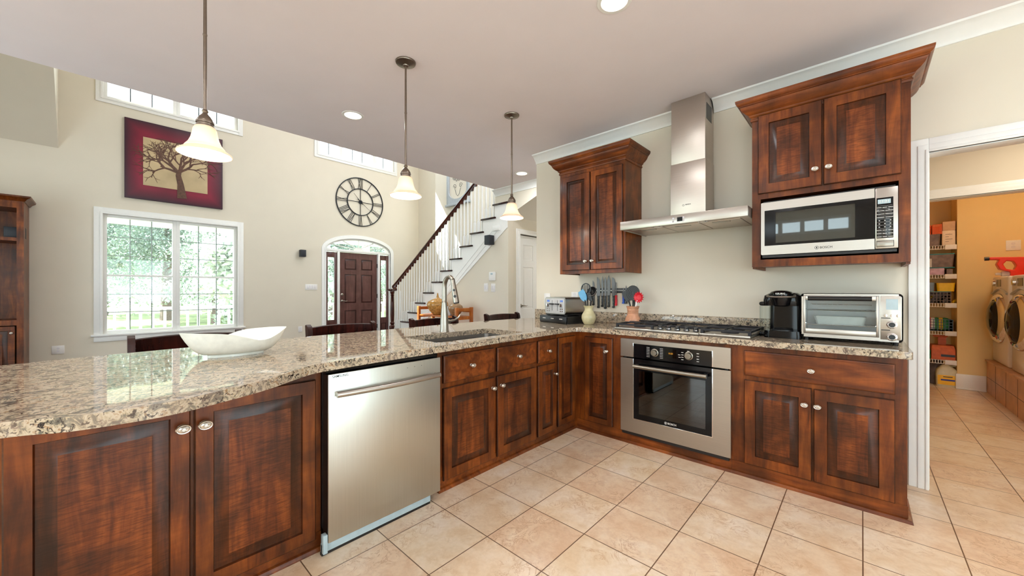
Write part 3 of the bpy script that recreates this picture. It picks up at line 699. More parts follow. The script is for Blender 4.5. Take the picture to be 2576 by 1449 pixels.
N('white_plastic').box(-.07, .07, -.028, 0, -.07, .07, .006).build('housing', th); N('toe_blue').box(-.028, .02, -.030, -.027, .025, .052, .001).build('screen', th)
x_, z_s = AY(1222, 723, YS); plate('switch_plate', (x_, YS+.011, z_s), 0, .095, .135, 'left of the two white switch plates under the thermostat', 'switch', 'switch', 'switch plates under the thermostat', 2)
x_, z_s = AY(1240, 724, YS); plate('switch_plate', (x_, YS+.011, z_s), 0, .095, .135, 'right of the two white switch plates under the thermostat', 'switch', 'switch', 'switch plates under the thermostat', 2)
# scroll panel on the stair wall
xa, za_ = AY(1125, 522, 5.33); xb, zb2 = AY(1180, 508, 5.33)
ar = thing('scroll_wall_panel', 'pale blue-grey framed wall panel with wrought iron scrolls above the stairs', 'wall art', (xa, 5.348, za_), 0)
w_ = xb-xa; H_ = 1.3; plain('frame_bluegrey', srgb(166, 172, 176), .5)
b = N('frame_bluegrey'); b.box(0, .07, -.04, 0, .05, H_, .004); b.box(w_-.07, w_, -.04, 0, .05, H_, .004); b.box(.07, w_-.07, -.04, 0, H_-.08, H_, .004); b.box(-.03, w_+.03, -.06, 0, 0, .05, .006)
A_ = [(.07, .05), (w_-.07, .05), (w_-.07, .32)]+[(w_/2+(w_/2-.07)*math.cos(t*math.pi/10), .32-.18*math.sin(t*math.pi/10)) for t in range(1, 10)]+[(.07, .32)]
b.prism(A_, -.035, -.005, 1); b.build('frame', ar)
def spiral(cx, cz, r0, s_, t0, turns=1.4): return [(cx+s_*r0*(1-t/22)*math.cos(t0+t/20*turns*2*math.pi), -.02, cz+r0*(1-t/22)*math.sin(t0+t/20*turns*2*math.pi)) for t in range(20)]
b = N('black_iron'); cx_ = w_/2
for s_ in (-1, 1):
    for (dx, zz, r_) in ((.10, .42, .06), (.045, .56, .05), (.13, .60, .05)): b.tube(spiral(cx_+s_*dx, zz, r_, s_, 0), .0045, 5)
    b.tube([(cx_+s_*.045, -.02, .6), (cx_+s_*.045, -.02, H_-.08)], .0045, 5); b.tube([(cx_+s_*.13, -.02, .64), (cx_+s_*.13, -.02, H_-.08)], .0045, 5)
    b.tube([(cx_+s_*.13, -.02, .64), (cx_+s_*.09, -.02, .73), (cx_+s_*.13, -.02, .82), (cx_+s_*.17, -.02, .73)], .0045, 5, closed=True)
b.tube([(cx_-.1, -.02, .37), (cx_-.05, -.02, .24), (cx_, -.02, .20), (cx_+.05, -.02, .24), (cx_+.1, -.02, .37)], .0045, 5)
b.build('scrollwork', ar)
# ================================================================== kitchen cabinets
KN = N('knob_nickel')
_kp = [(0, 0), (.0105, 0), (.0105, .003), (.007, .005), (.0055, .016), (.010, .020), (.0155, .024), (.0165, .028), (.0145, .031), (.0125, .0305), (.011, .033), (.007, .0345), (.0055, .0338), (.004, .036), (0, .0365)]
KNOB = KN.lathe(_kp, n=24, sx=1.18, sy=.88, R=Matrix.Rotation(math.pi/2, 3, 'X')).build('knob')
knob_used = [False]
def knob(parent, x, z, s=1.0, y=0):
    if knob_used[0]: o = KNOB.copy(); COL.objects.link(o)
    else: o = KNOB; knob_used[0] = True
    o.parent = parent; o.location = (x, y, z); o.scale = (s, s, s); return o
def cdoor(parent, x0, x1, z0, z1, stile=.062, kx=None, kz=None, ks=1.0, y=-.02, body='cherry_wood', cent='cherry_figured', w=.042, narrow=False):
    b = B(); W_, H_ = x1-x0, z1-z0; b.m(body)
    st = stile
    f = (st, W_-st, st, H_-st)
    panelled(b, 0, W_, 0, H_, 0, .0195, [f], body, 'cherry_glazed', w=w, d=.010)
    # figured centre
    o = w+.0045
    b.m(cent).quad((f[0]+o, -.0004, f[2]+o), (f[1]-o, -.0004, f[2]+o), (f[1]-o, -.0004, f[3]-o), (f[0]+o, -.0004, f[3]-o))
    d = b.build('door', parent, (x0, y, z0))
    if kx is not None: knob(d, kx-x0, kz-z0, ks)
    return d
def drawer(parent, x0, x1, z0, z1, kx=None, y=-.02, ks=1.0):
    W_, H_ = x1-x0, z1-z0
    b = N('cherry_glazed'); 
    def L(o, dd): return [(o, dd, o), (W_-o, dd, o), (W_-o, dd, H_-o), (o, dd, H_-o)]
    b.loops([L(0, .0195), L(0, .006), L(.002, .004)], True, False); b.m('cherry_across').loops([L(.002, .004), L(.006, .003), L(.009, 0)], False, True)
    d = b.build('drawer', parent, (x0, y, z0))
    knob(d, (kx if kx is not None else (x0+x1)/2)-x0, H_/2, ks); return d
def carcass(parent, x0, x1, depth, z1, hole=None, z0=0, t=.018, m='cherry_wood', name='case', back=True, bottom=True, openback=False):
    b = N(m)
    if hole:
        a, c_, lo, hi = hole
        b.box(x0, a, 0, .02, z0, z1); b.box(c_, x1, 0, .02, z0, z1); b.box(a, c_, 0, .02, z0, lo); b.box(a, c_, 0, .02, hi, z1)
    else: b.box(x0, x1, 0, .02, z0, z1)
    b.box(x0, x0+t, .02, depth, z0, z1); b.box(x1-t, x1, .02, depth, z0, z1)
    b.box(x0+t, x1-t, .02, depth, z0, z0+t) if bottom else None
    b.box(x0+t, x1-t, depth-.01, depth, z0+t, z1) if back else None
    return b.build(name, parent, smooth=0)
def shoe(parent, x0, x1, ends=''):
    pr = [(0, .085), (.003, .085), (.004, .022), (.016, .018), (.022, .008), (.023, 0), (0, 0)]
    path = [(x0, 0), (x1, 0)]
    if 'r' in ends: path.append((x1, .3))
    return N('cherry_across').sweep(pr, path).build('baseboard', parent)
def shadow(parent, rects):        # near-black strips that paint shade into the gaps between doors
    b = N('cabinet_gap')
    for x0, x1, z0, z1 in rects: b.box(x0, x1, -.0015, .001, z0, z1)
    return b.build('reveal', parent, smooth=0)
FY, FX_ = 2.925, -1.915; TOP = .875
R_ = lambda lab, cat='cabinet', nm='base_cabinet': thing(nm, lab, cat, (0, FY, 0), 0)
L_ = lambda lab, cat='cabinet', nm='base_cabinet': thing(nm, lab, cat, (FX_, 0, 0), RF)
# right base cabinet
c = R_('cherry base cabinet with one wide drawer over two doors under the toaster oven')
carcass(c, -.652, .178, .57, TOP); shoe(c, -.652, .178, 'r')
drawer(c, -.578, .132, .675, .84, -.225)
cdoor(c, -.578, -.224, .088, .646, kx=-.257, kz=.548); cdoor(c, -.214, .132, .088, .646, kx=-.195, kz=.548)
# oven housing
c = R_('cherry cabinet housing around the built-in oven under the cooktop', nm='oven_cabinet')
carcass(c, -1.530, -.6525, .57, TOP, hole=(-1.45, -.668, .115, .84)); shoe(c, -1.530, -.6525)
# corner cabinet: a door on each leg of the corner
c = thing('corner_cabinet', 'cherry corner base cabinet with one door on each side of the inside corner', 'cabinet', (-1.915, FY, 0), 0)
b = N('cherry_wood'); b.box(0, .3845, 0, .02, 0, TOP); b.box(-.02, 0, -.306, .02, 0, TOP); b.box(-.6, -.0201, -.306, -.288, 0, TOP); b.box(.366, .3845, .0201, .56, 0, TOP); b.box(-.6, .366, .54, .56, 0, TOP); b.box(-.6, -.58, -.288, .54, 0, TOP)
b.build('case', c, smooth=0)
cdoor(c, .104, .374, .091, .835, stile=.048, kx=.325, kz=.725, w=.034)
s = shoe(c, .02, .3845)
g = bpy.data.objects.new('door_side', None); bpy.data.objects.remove(g)
d = B(); W_, H_ = .255, .76
panelled(d, 0, W_, 0, H_, 0, .0195, [(.045, W_-.045, .055, H_-.055)], 'cherry_wood', 'cherry_glazed', w=.034, d=.010)
d.m('cherry_figured').quad((.0835, -.0004, .0935), (W_-.0835, -.0004, .0935), (W_-.0835, -.0004, H_-.0935), (.0835, -.0004, H_-.0935))
d.build('door', c, (.02, -.294, .078), RF)
N('cherry_across').sweep([(0, .085), (.003, .085), (.004, .022), (.016, .018), (.022, .008), (.023, 0), (0, 0)], [(0, -.306), (0, -.024)]).build('baseboard', c).scale = (1, 1, 1)
# narrow cabinet, sink cabinet
c = L_('narrow cherry base cabinet with a small drawer, between sink cabinet and corner')
carcass(c, 2.347, 2.6175, .58, TOP); shoe(c, 2.347, 2.6175)
drawer(c, 2.362, 2.603, .657, .835); cdoor(c, 2.362, 2.603, .066, .634, stile=.05, kx=2.574, kz=.545, w=.034)
c = L_('wide cherry sink cabinet with two false drawers over two doors', nm='sink_cabinet')
carcass(c, 1.392, 2.3465, .58, TOP); shoe(c, 1.392, 2.3465)
drawer(c, 1.43, 1.872, .664, .836); drawer(c, 1.899, 2.332, .665, .834)
cdoor(c, 1.43, 1.872, .060, .632, kx=1.846, kz=.560); cdoor(c, 1.899, 2.332, .060, .632, kx=1.932, kz=.565)
# big cabinet at the left
c = L_('large dark cherry base cabinet with two tall doors at the left end of the peninsula')
carcass(c, -.265, .712, .58, TOP); shoe(c, -.265, .712)
cdoor(c, -.207, .229, .060, .818, stile=.058, kx=.205, kz=.721, ks=1.25, w=.046); cdoor(c, .241, .684, .060, .818, stile=.058, kx=.270, kz=.720, ks=1.25, w=.046)
struct(N('cherry_wood').box(-2.56, -2.50, -.26, 2.615, 0, TOP), 'wall_peninsula', smooth=0)
# ---- countertop
fr = [(-1.66, -.60), (-1.60, -.42), (-1.558, -.172), (-1.499, -.056), (-1.479, .075), (-1.486, .151), (-1.519, .239), (-1.60, .405), (-1.71, .548), (-1.765, .64), (-1.788, .80), (-1.808, 1.05), (-1.818, 1.32), (-1.834, 1.65), (-1.856, 2.06), (-1.872, 2.50), (-1.874, 2.76), (-1.862, 2.83), (-1.825, 2.868), (-1.76, 2.882)]
bk_ = [(.192, 2.885), (.198, 2.90), (.198, 3.498), (-2.838, 3.498), (-2.93, 3.30), (-2.955, 2.75), (-2.95, 2.30), (-2.92, 1.80), (-2.885, 1.0), (-2.83, .32), (-2.77, -.15), (-2.66, -.55), (-2.40, -.8), (-1.9, -.8)]
def cm(P, it=1):
    out = []
    for i in range(len(P)-1):
        p0, p1, p2, p3 = P[max(0, i-1)], P[i], P[i+1], P[min(len(P)-1, i+2)]
        for t in (0, .25, .5, .75): out.append(tuple(.5*((2*p1[k])+(-p0[k]+p2[k])*t+(2*p0[k]-5*p1[k]+4*p2[k]-p3[k])*t*t+(-p0[k]+3*p1[k]-3*p2[k]+p3[k])*t**3) for k in (0, 1)))
    return out+[P[-1]]
def rrect(x0, x1, y0, y1, r, n=5):
    o = []
    for cx, cy, a0 in ((x1-r, y1-r, 0), (x0+r, y1-r, 90), (x0+r, y0+r, 180), (x1-r, y0+r, 270)):
        for k in range(n+1): a = math.radians(a0+90*k/n); o.append((cx+r*math.cos(a), cy+r*math.sin(a)))
    return o
CT = .915
ct = sheet('granite_countertop', cm(fr)+bk_[:4]+cm(bk_[3:])[1:], [rrect(-2.365, -1.94, 1.42, 2.235, .03)], 2, TOP+.0005, CT, 'granite', parent=None)
del ct['kind']; tag(ct, 'L-shaped polished granite countertop with a wavy edge and sink cutout', 'countertop')
mod = ct.modifiers.new('round', 'BEVEL'); mod.width = .012; mod.segments = 4; mod.limit_method = 'ANGLE'; mod.angle_limit = math.radians(50)
for p in ct.data.polygons: p.use_smooth = True
ct.modifiers.new('normals', 'WEIGHTED_NORMAL')
bs = N('granite').box(-2.836, .19, 3.462, 3.4985, CT+.0005, CT+.108, .004).build('granite_backsplash'); tag(bs, 'low granite backsplash strip along the range wall', 'backsplash')
# ---- sink, faucet
sk = thing('kitchen_sink', 'undermount stainless kitchen sink in the peninsula', 'sink', (-2.1525, 1.8275, CT-.04))
O = rrect(-.2275, .2275, -.4225, .4225, .04); I = rrect(-.2125, .2125, -.4075, .4075, .03); I2 = rrect(-.19, .19, -.385, .385, .05)
b = N('sink_steel'); b.loops([[(x, y, -.0005) for x, y in O], [(x, y, -.0005) for x, y in I], [(x, y, -.19) for x, y in I2], [(x, y, -.194) for x, y in I2]], False, True)
b.loops([[(x, y, -.0005) for x, y in O], [(x*1.0, y, -.2) for x, y in O]], False, True); b.build('basin', sk)
N('chrome').lathe([(0, -.192), (.045, -.192), (.045, -.188), (.03, -.190), (0, -.190)], -.05, 0, 0, 20).build('drain', sk)
fa = thing('kitchen_faucet', 'tall brushed nickel pull-down faucet behind the sink', 'faucet', (-2.44, 1.845, CT), 0)
N('nickel').lathe([(0, 0), (.037, 0), (.037, .004), (.034, .012), (.031, .10), (.0235, .19), (.0205, .23), (.0205, .232), (.0195, .234), (.0195, .26), (0, .26)], n=28).build('body', fa)
arc = [(0, 0, .25)]+[(0+.0*t, 0, .25+.1*t/3) for t in (1, 2, 3)]+[(.062-.062*math.cos(a), .0, .35+.082*math.sin(a)) for a in [math.pi*k/16 for k in range(1, 13)]]
N('nickel').tube(arc, [.0195]*3+[.0185]*5+[.017]*8, 16).build('spout', fa)
e0 = Vector(arc[-1]); e1 = Vector((.150, 0, .232)); P_ = [e0+(e1-e0)*t for t in (0, .3, .31, .75, 1)]
hd = N('nickel').tube(P_, [.017, .018, .0195, .0235, .024], 18).build('spray_head', fa)
dirv = (e1-e0).normalized()
b = N('black_plastic').tube([e1, e1+dirv*.006], .021, 18)
nrm = Vector((dirv.z*-1, 0, dirv.x)); nrm = nrm if nrm.x > 0 else -nrm
for t, r_ in ((.45, .009), (.72, .011)): p = e0+(e1-e0)*t; b.tube([p+Vector((.012, -.012, 0)), p+Vector((.0185, -.0185, 0.0))], r_, 14)
b.build('spray_buttons', fa)
N('nickel').tube([(0, .015, .075), (0, .05, .075), (0, .056, .078), (.005, .10, .085), (.012, .135, .105), (.015, .15, .13)], [.018, .018, .011, .008, .007, .005], 10).build('lever', fa)
# ---- dishwasher
dw = thing('dishwasher', 'stainless steel dishwasher with bowed bar handle in the peninsula', 'dishwasher', (-1.83, .7146, 0), RF)
DWW = .6404
b = N('steel_vertical').box(0, DWW, 0, .012, .056, .846, .004); b.m('black_plastic').box(.002, DWW-.002, .0121, .07, .056, .843); b.build('door', dw)
N('black_plastic').box(.0, DWW-.002, .071, .55, .10, .872).build('tub', dw, smooth=0)
N('black_gloss').box(.0, DWW, .03, .0705, .847, .873).build('control_strip', dw, smooth=0)
N('toe_blue').box(-.022, DWW-.06, .015, .035, .014, .055, .002).box(-.022, -.002, .0, .03, .014, .10, .002).build('toe_panel', dw)
N('black_plastic').box(-.022, DWW-.06, .018, .04, 0, .0135).build('toe_gasket', dw, smooth=0)
h0, h1 = AX(841, 991, -1.80), AX(1103, 938, -1.80)
b = N('steel_brushed'); n = 14
b.tube([(.028+(DWW-.056)*i/n, -.030-.022*math.sin(math.pi*i/n), .752) for i in range(n+1)], .0145, 14)
for x in (.04, DWW-.04): b.tube([(x, 0, .752), (x, -.03, .752)], .010, 10)
b.build('handle', dw)
_a, _b2 = AX(836, 948, -1.83), AX(876, 943, -1.83)
text('SAMSUNG', .021, 'brand_lettering', dw, ((_a[0]+_b2[0])/2-.7146, -.0006, (_a[1]+_b2[1])/2), width=_b2[0]-_a[0]); 
b = N('mark_dark')
for k in range(3): b.box(.418+k*.045, .421+k*.045, -.0008, .0002, .815, .818)
b.build('indicator_dots', dw, smooth=0)
# ---- oven
ov = thing('wall_oven', 'stainless steel built-in oven with black glass door under the cooktop', 'oven', (-1.461, 2.90, 0))
OW = .805; gx0, gx1 = .109, .690
def frame_piece(z0, z1, gz0, gz1, name, top=True):
    b = N('steel_brushed')
    xs = [0, gx0, gx1, OW]
    # steel surround, its inner edge rolled back towards the glass
    out = [(0, 0, z0), (OW, 0, z0), (OW, 0, z1), (0, 0, z1)]
    return b
b = N('steel_brushed')
b.prism([(0, .704), (gx0, .704), (gx0, .814), (gx1, .814), (gx1, .704), (OW, .704), (OW, .848), (0, .848)], 0, .02, 1)
b.m('chrome').box(gx0-.004, gx0+.002, -.0015, .01, .704, .818, .001).box(gx1-.002, gx1+.004, -.0015, .01, .704, .818, .001)
cp = b.build('control_panel', ov)
N('black_gloss').box(gx0, gx1, .004, .018, .704, .8135).build('control_glass', cp, smooth=0)
for kx_ in (1645, 1731):
    x_, z_k = AY(kx_, 888 if kx_ == 1645 else 896, 2.89); x_ += 1.461
    N('nickel').lathe([(0, 0), (.030, 0), (.030, .004), (.025, .006), (.023, .022), (.021, .025), (0, .0255)], x_, .004, z_k, 28, R=R3).box(x_-.003, x_+.003, -.024, -.02, z_k-.02, z_k+.02).build('knob', cp)
xa, zt_ = AY(1673, 877, 2.90); xb, zb2 = AY(1701, 903, 2.90)
N('smoked_glass').box(xa+1.461, xb+1.461, .0025, .0039, zb2, zt_).build('display', cp, smooth=0)
text('11:21', .016, 'display_digits', cp, ((xa+xb)/2+1.461, .0018, (zb2+zt_)/2), m='display_amber')
b = N('mark_white')
x_, z_k = AY(1645, 888, 2.89); x_ += 1.461
for k in range(7):
    for s_ in (-1, 1): b.box(x_+s_*.052-.012, x_+s_*.052+.012, .003, .0042, z_k-.036+k*.012-.0012, z_k-.036+k*.012+.0012)
for px_, py_ in ((1708, 893), (1709, 899), (1716, 887), (1716, 893), (1716, 899), (1716, 905), (1731, 884), (1755, 890), (1755, 897), (1755, 904), (1755, 910)):
    q = AY(px_, py_, 2.90); b.box(q[0]+1.461-.008, q[0]+1.461+.008, .003, .0042, q[1]-.002, q[1]+.002)
b.build('panel_markings', cp, smooth=0)
b = N('steel_brushed')
b.prism([(0, .097), (OW, .097), (OW, .692), (gx1, .692), (gx1, .212), (gx0, .212), (gx0, .692), (0, .692)], 0, .02, 1)
b.m('chrome').box(gx0-.004, gx0+.002, -.0015, .01, .208, .692, .001).box(gx1-.002, gx1+.004, -.0015, .01, .208, .692, .001).box(gx0, gx1, -.0015, .01, .208, .2135, .001)
do = b.build('door', ov)
b = N('black_gloss').box(gx0, gx0+.045, .003, .018, .2135, .692).box(gx1-.045, gx1, .003, .018, .2135, .692).box(gx0+.045, gx1-.045, .003, .018, .2135, .255).box(gx0+.045, gx1-.045, .003, .018, .60, .692)
b.build('door_glass', do, smooth=0)
N('oven_glass').box(gx0+.045, gx1-.045, .003, .006, .255, .60).build('oven_window', do, smooth=0)
b = N('nickel').tube([(gx0+.02, -.045, .640), (gx1-.025, -.045, .640)], .0155, 16); b.m('black_plastic')
for x in (gx0+.035, gx1-.04): b.box(x-.012, x+.012, -.04, .004, .628, .652, .003)
b.build('handle', do)
_lx = AY(1690, 1060, 2.90)[0]+1.461; text('BOSCH', .021, 'brand_lettering', do, (_lx, .0022, .233), m='mark_white', width=.062)
N('mark_white').lathe([(.0085, 0), (.010, 0), (.010, .001), (.0085, .001), (.0085, 0)], _lx-.047, .0024, .233, 20, R=R3, cap=False).box(_lx-.050, _lx-.044, .0018, .0026, .227, .239).build('brand_emblem', do)
b = N('black_plastic').box(.02, OW-.02, .0205, .40, .118, .13).box(.02, OW-.02, .0205, .40, .82, .835).box(.02, .04, .0205, .40, .13, .82).box(OW-.04, OW-.02, .0205, .40, .13, .82).box(.04, OW-.04, .39, .40, .13, .82)
b.build('oven_cavity', ov, smooth=0)
for zz in (.30, .42):
    b = N('nickel'); b.tube([(.06, .06, zz), (OW-.06, .06, zz)], .004, 6); 
    for k in range(14): b.tube([(.07+k*.05, .06, zz), (.07+k*.05, .36, zz)], .002, 5)
    b.tube([(.06, .36, zz), (OW-.06, .36, zz)], .004, 6); b.build('oven_rack', ov)
N('black_plastic').box(.012, OW-.01, .0, .02, .076, .0965).build('dark_gap_strip', ov, smooth=0)  # black strip painted in for the dark gap below the oven
# ---- cooktop
CX_, CY_ = -1.043, 3.19
co = thing('gas_cooktop', 'five-burner stainless gas cooktop with black cast-iron grates', 'cooktop', (CX_, CY_, CT+.0005))
b = N('steel_brushed').box(-.495, .495, -.252, .262, 0, .018, .004); b.box(-.175, .175, -.272, -.2521, 0, .018, .004); b.build('tray', co)
bz = .0185
for i, (x, y, r_) in enumerate(((-.34, -.10, .036), (-.34, .14, .045), (0, .06, .058), (.34, -.10, .045), (.34, .14, .036))):
    N('black_iron').lathe([(0, 0), (r_*1.3, 0), (r_*1.25, .006), (r_, .009), (r_, .016), (r_*.9, .019), (0, .020)], x, y, bz, 24).build('burner', co)
for cx_, hw in ((-.335, .150), (0, .165), (.335, .150)):
    b = N('black_iron'); y0_ = -.215 if cx_ else -.12; y1_ = .24; z_g = .052; r_ = .0065
    def bar_(a, c_): b.tube([a, c_], r_, 6)
    b.box(cx_-hw, cx_+hw, y0_-.006, y0_+.006, z_g-.018, z_g-.004); b.box(cx_-hw, cx_+hw, y1_-.006, y1_+.006, z_g-.018, z_g-.004)
    b.box(cx_-hw-.006, cx_-hw+.006, y0_, y1_, z_g-.018, z_g-.004); b.box(cx_+hw-.006, cx_+hw+.006, y0_, y1_, z_g-.018, z_g-.004)
    for xx in (cx_-hw, cx_+hw):
        for yy in (y0_, y1_): b.box(xx-.009, xx+.009, yy-.009, yy+.009, .0185-.018+.0, z_g-.004)
    for yy in ((-.10, .14) if cx_ else (.06,)):
        for dx, dy in ((1, 0), (-1, 0), (0, 1), (0, -1)):
            ex = cx_+dx*hw; ey = (y1_ if dy > 0 else y0_) if dy else yy
            if not cx_ or not dy or abs(ey-yy) < .13 or True:
                ix, iy = cx_+dx*.03, yy+dy*.03
                b.tube([(ex, ey, z_g-.008), (ex-dx*.02, ey-dy*.02, z_g), (ix, iy, z_g)], .006, 6)
    if cx_: b.box(cx_-hw, cx_+hw, .012, .024, z_g-.012, z_g)
    b.build('grate', co)
for k in range(5):
    N('black_plastic').lathe([(0, 0), (.020, 0), (.020, .006)], -.135+k*.067, -.185, bz-.0005, 20).m('chrome').lathe([(.0195, .006), (.0205, .006), (.0205, .010), (.0195, .010)], -.135+k*.067, -.185, bz, 20, cap=False).m('black_plastic').lathe([(.020, .009), (.018, .012), (.0145, .030), (0, .031)], -.135+k*.067, -.185, bz, 20).build('knob', co)
# ---- hood
hz0, hz1 = 1.752, 1.823; HY = 2.99
hx0, hx1 = AY(1560, 570, HY)[0], AY(1881.5, 545, HY)[0]
hd = thing('range_hood', 'stainless steel chimney range hood above the cooktop', 'range hood', (0, 0, 0))
b = N('steel_brushed')
b.box(hx0, hx1, HY, HY+.012, hz0, hz1, .002); b.box(hx0, hx0+.012, HY+.012, 3.498, hz0, hz1, .002); b.box(hx1-.012, hx1, HY+.012, 3.498, hz0, hz1, .002); b.box(hx0+.01, hx1-.01, HY+.01, 3.498, hz1-.01, hz1, .002)
b.build('canopy', hd)
N('steel_hood').box(hx0+.012, hx1-.012, HY+.0125, 3.497, hz0+.006, hz0+.012).build('underside', hd, smooth=0)
w3 = (hx1-hx0-.12)/3
for k in range(3):
    x0 = hx0+.06+k*w3; b = N('steel_hood').box(x0+.003, x0+w3-.003, HY+.08, 3.43, hz0+.001, hz0+.0058, .002).build('grease_filter', hd)
    N('nickel').box(x0+w3/2-.06, x0+w3/2+.06, HY+.12, HY+.145, hz0-.004, hz0+.0008, .002).build('filter_latch', b)
for x in (hx0+.30, hx1-.30): N('chrome').lathe([(0, 0), (.03, 0), (.034, .004), (.034, .006), (0, .006)], x, HY+.05, hz0-.0005, 20).build('hood_light', hd)
px0, px1 = AY(1687, 300, 3.265)[0], AY(1775, 300, 3.265)[0]
b = N('steel_hood').box(px0, px1, 3.265, 3.498, hz1+.0005, 2.30, .002).box(px0+.004, px1-.004, 3.269, 3.498, 2.3005, KC-.001, .002).build('chimney', hd)
for k in range(1): N('black_plastic').box(px1-.0045, px1-.0025, 3.30, 3.44, KC-.20, KC-.07).build('vent_slot', b, smooth=0)
q = AY(1710, 551, HY); b = N('smoked_glass').box(q[0]-.028*.7, q[0]+.028*.7, HY-.002, HY, q[1]-.017, q[1]+.015).build('display', hd, smooth=0)
for px_ in (1693.5, 1713+0):
    for dz in (-.013, .010):
        x = AY(px_, 551, HY)[0]+(.018 if px_ > 1700 else 0); N('chrome').lathe([(0, 0), (.008, 0), (.007, .002), (0, .002)], x, HY, q[1]+dz, 14, R=R3).build('button', hd)
text('BOSCH', .021, 'brand_lettering', hd, (AY(1731, 514, 3.265)[0], 3.2642, AY(1731, 514, 3.265)[1]), width=.040)
x_, z_l = AY(1719, 516.5, 3.265); N('mark_dark').lathe([(.006, 0), (.008, 0), (.008, .0008), (.006, .0008), (.006, 0)], x_, 3.2648, z_l, 18, R=R3, cap=False).build('brand_emblem', hd)
# ---- wall cabinets
CW = [(0, -.040), (.006, -.040), (.009, -.034), (.009, -.026), (.005, -.022), (.005, -.014), (.014, -.008), (.018, -.002), (.018, .003), (.022, .006), (.034, .014), (.050, .030), (.060, .048), (.063, .058), (.069, .060), (.069, .066), (.076, .070), (.084, .080), (.087, .092), (.087, .102), (.0, .102)]
def wallcab(lab, x0, x1, y, z0, z1, hole=None, open_=False, nm='wall_cabinet'):
    c = thing(nm, lab, 'cabinet', (0, y, 0)); dep = 3.498-y
    b = N('cherry_wood')
    if hole:
        a, e_, lo, hi = hole
        b.box(x0, a, 0, .02, z0, z1); b.box(e_, x1, 0, .02, z0, z1); b.box(a, e_, 0, .02, z0, lo); b.box(a, e_, 0, .02, hi, z1)
    else: b.box(x0, x1, 0, .02, z0, z1)
    zb = z0+(.025)
    b.box(x0, x0+.018, .02, dep, z0-(.012 if hole else 0), z1); b.box(x1-.018, x1, .02, dep, z0-(.012 if hole else 0), z1); b.box(x0+.018, x1-.018, .02, dep, zb-.012, zb); b.box(x0+.018, x1-.018, dep-.01, dep, zb, z1); b.box(x0+.018, x1-.018, .02, dep, z1-.012, z1)
    if hole: b.box(x0+.018, x1-.018, .02, dep-.01, hole[3]+.005, hole[3]+.02)
    b.build('case', c, smooth=0)
    N('cherry_across').sweep([(o, z1+z-.0+.0) for o, z in CW], [(x0, dep), (x0, 0), (x1, 0), (x1, dep)]).build('crown', c)
    return c
# sweep's outward side is right of travel: path runs so that the front faces -y
x0, x1 = AY(1409, 600, 3.16)[0], -1.548
z1 = AY(1410, 432, 3.16)[1]-.0
c = wallcab('cherry two-door wall cabinet left of the range hood', x0, x1, 3.16, 1.405, z1)
dx = [AY(p, 600, 3.14)[0] for p in (1414, 1482.6, 1485.4, 1565)]; dz0 = AY(1414, 681.3, 3.14)[1]; dz1 = AY(1414, 448, 3.14)[1]
cdoor(c, dx[0], dx[1], dz0, dz1, kx=AY(1474, 657, 3.14)[0], kz=AY(1474, 657, 3.14)[1], w=.032, stile=.055, ks=.9); cdoor(c, dx[2], dx[3], dz0, dz1, kx=AY(1488, 656, 3.14)[0]+.012, kz=AY(1488, 656, 3.14)[1], w=.032, stile=.055, ks=.9)
x0, x1 = AY(1892, 500, 3.10)[0], AY(2291.4, 500, 3.10)[0]; z1 = AY(1893, 290, 3.10)[1]-.01
op = (AY(1913, 600, 3.10)[0], AY(2261, 600, 3.10)[0], AY(1913, 653.6, 3.10)[1], AY(1913, 502, 3.10)[1])
c = wallcab('tall cherry wall cabinet with two doors above the built-in microwave', x0, x1, 3.10, 1.404, z1, hole=op)
dx = [AY(p, 400, 3.08)[0] for p in (1906.5, 2067.3, 2071.6, 2267.9)]; dz0 = AY(1906.5, 488.5, 3.08)[1]; dz1 = AY(1906.5, 292.6, 3.08)[1]
cdoor(c, dx[0], dx[1], dz0, dz1, kx=AY(2050.6, 427, 3.08)[0], kz=AY(2050.6, 427, 3.08)[1]); cdoor(c, dx[2], dx[3], dz0, dz1, kx=AY(2085, 421, 3.08)[0], kz=AY(2085, 421, 3.08)[1])
# ---- microwave
MY = 3.088; A = lambda px, py: AY(px, py, MY)
mx0, mz1 = A(1914.4, 511.8); mx1 = A(2260, 500)[0]; mz0 = A(1914.4, 642)[1]
mw = thing('microwave_oven', 'stainless built-in microwave with black glass door in the wall cabinet', 'microwave', (mx0, MY, mz0)); MW, MH = mx1-mx0, mz1-mz0
ds = A(2200.7, 500)[0]-mx0
def loc(px, py): q = A(px, py); return q[0]-mx0, q[1]-mz0
N('black_plastic').box(.01, MW-.01, .02, .36, -.012, MH+.01).box(.005, MW-.005, .013, .03, -.02, -.002, .002).build('housing', mw, smooth=0)
gx, gz1_ = loc(1923.3, 530.7); gz0_ = loc(1923.3, 619)[1]
b = N('steel_brushed').prism([(.004, 0), (ds-.001, 0), (ds-.001, gz0_), (gx, gz0_), (gx, gz1_), (ds-.001, gz1_), (ds-.001, MH), (.004, MH), (0, MH-.006), (0, .006)], 0, .018, 1)
do = b.build('door', mw)
wx0, wz1_ = loc(1951, 535); wx1, _ = loc(2151, 520); wz0_ = loc(1951, 611)[1]
N('black_gloss').box(gx, wx0, .001, .016, gz0_, gz1_).box(wx1, ds-.001, .001, .016, gz0_, gz1_).box(wx0, wx1, .001, .016, gz0_, wz0_).box(wx0, wx1, .001, .016, wz1_, gz1_).build('door_glass', do, smooth=0)
N('microwave_glass').box(wx0, wx1, .001, .003, wz0_, wz1_).m('light_grey').box(wx0, wx1, .012, .014, wz0_, wz1_).build('door_window', do, smooth=0)
q = loc(2078, 621); text('BOSCH', .026, 'brand_lettering', do, (q[0], -.0006, q[1]-.002), width=.060); q = loc(2054.5, 622)
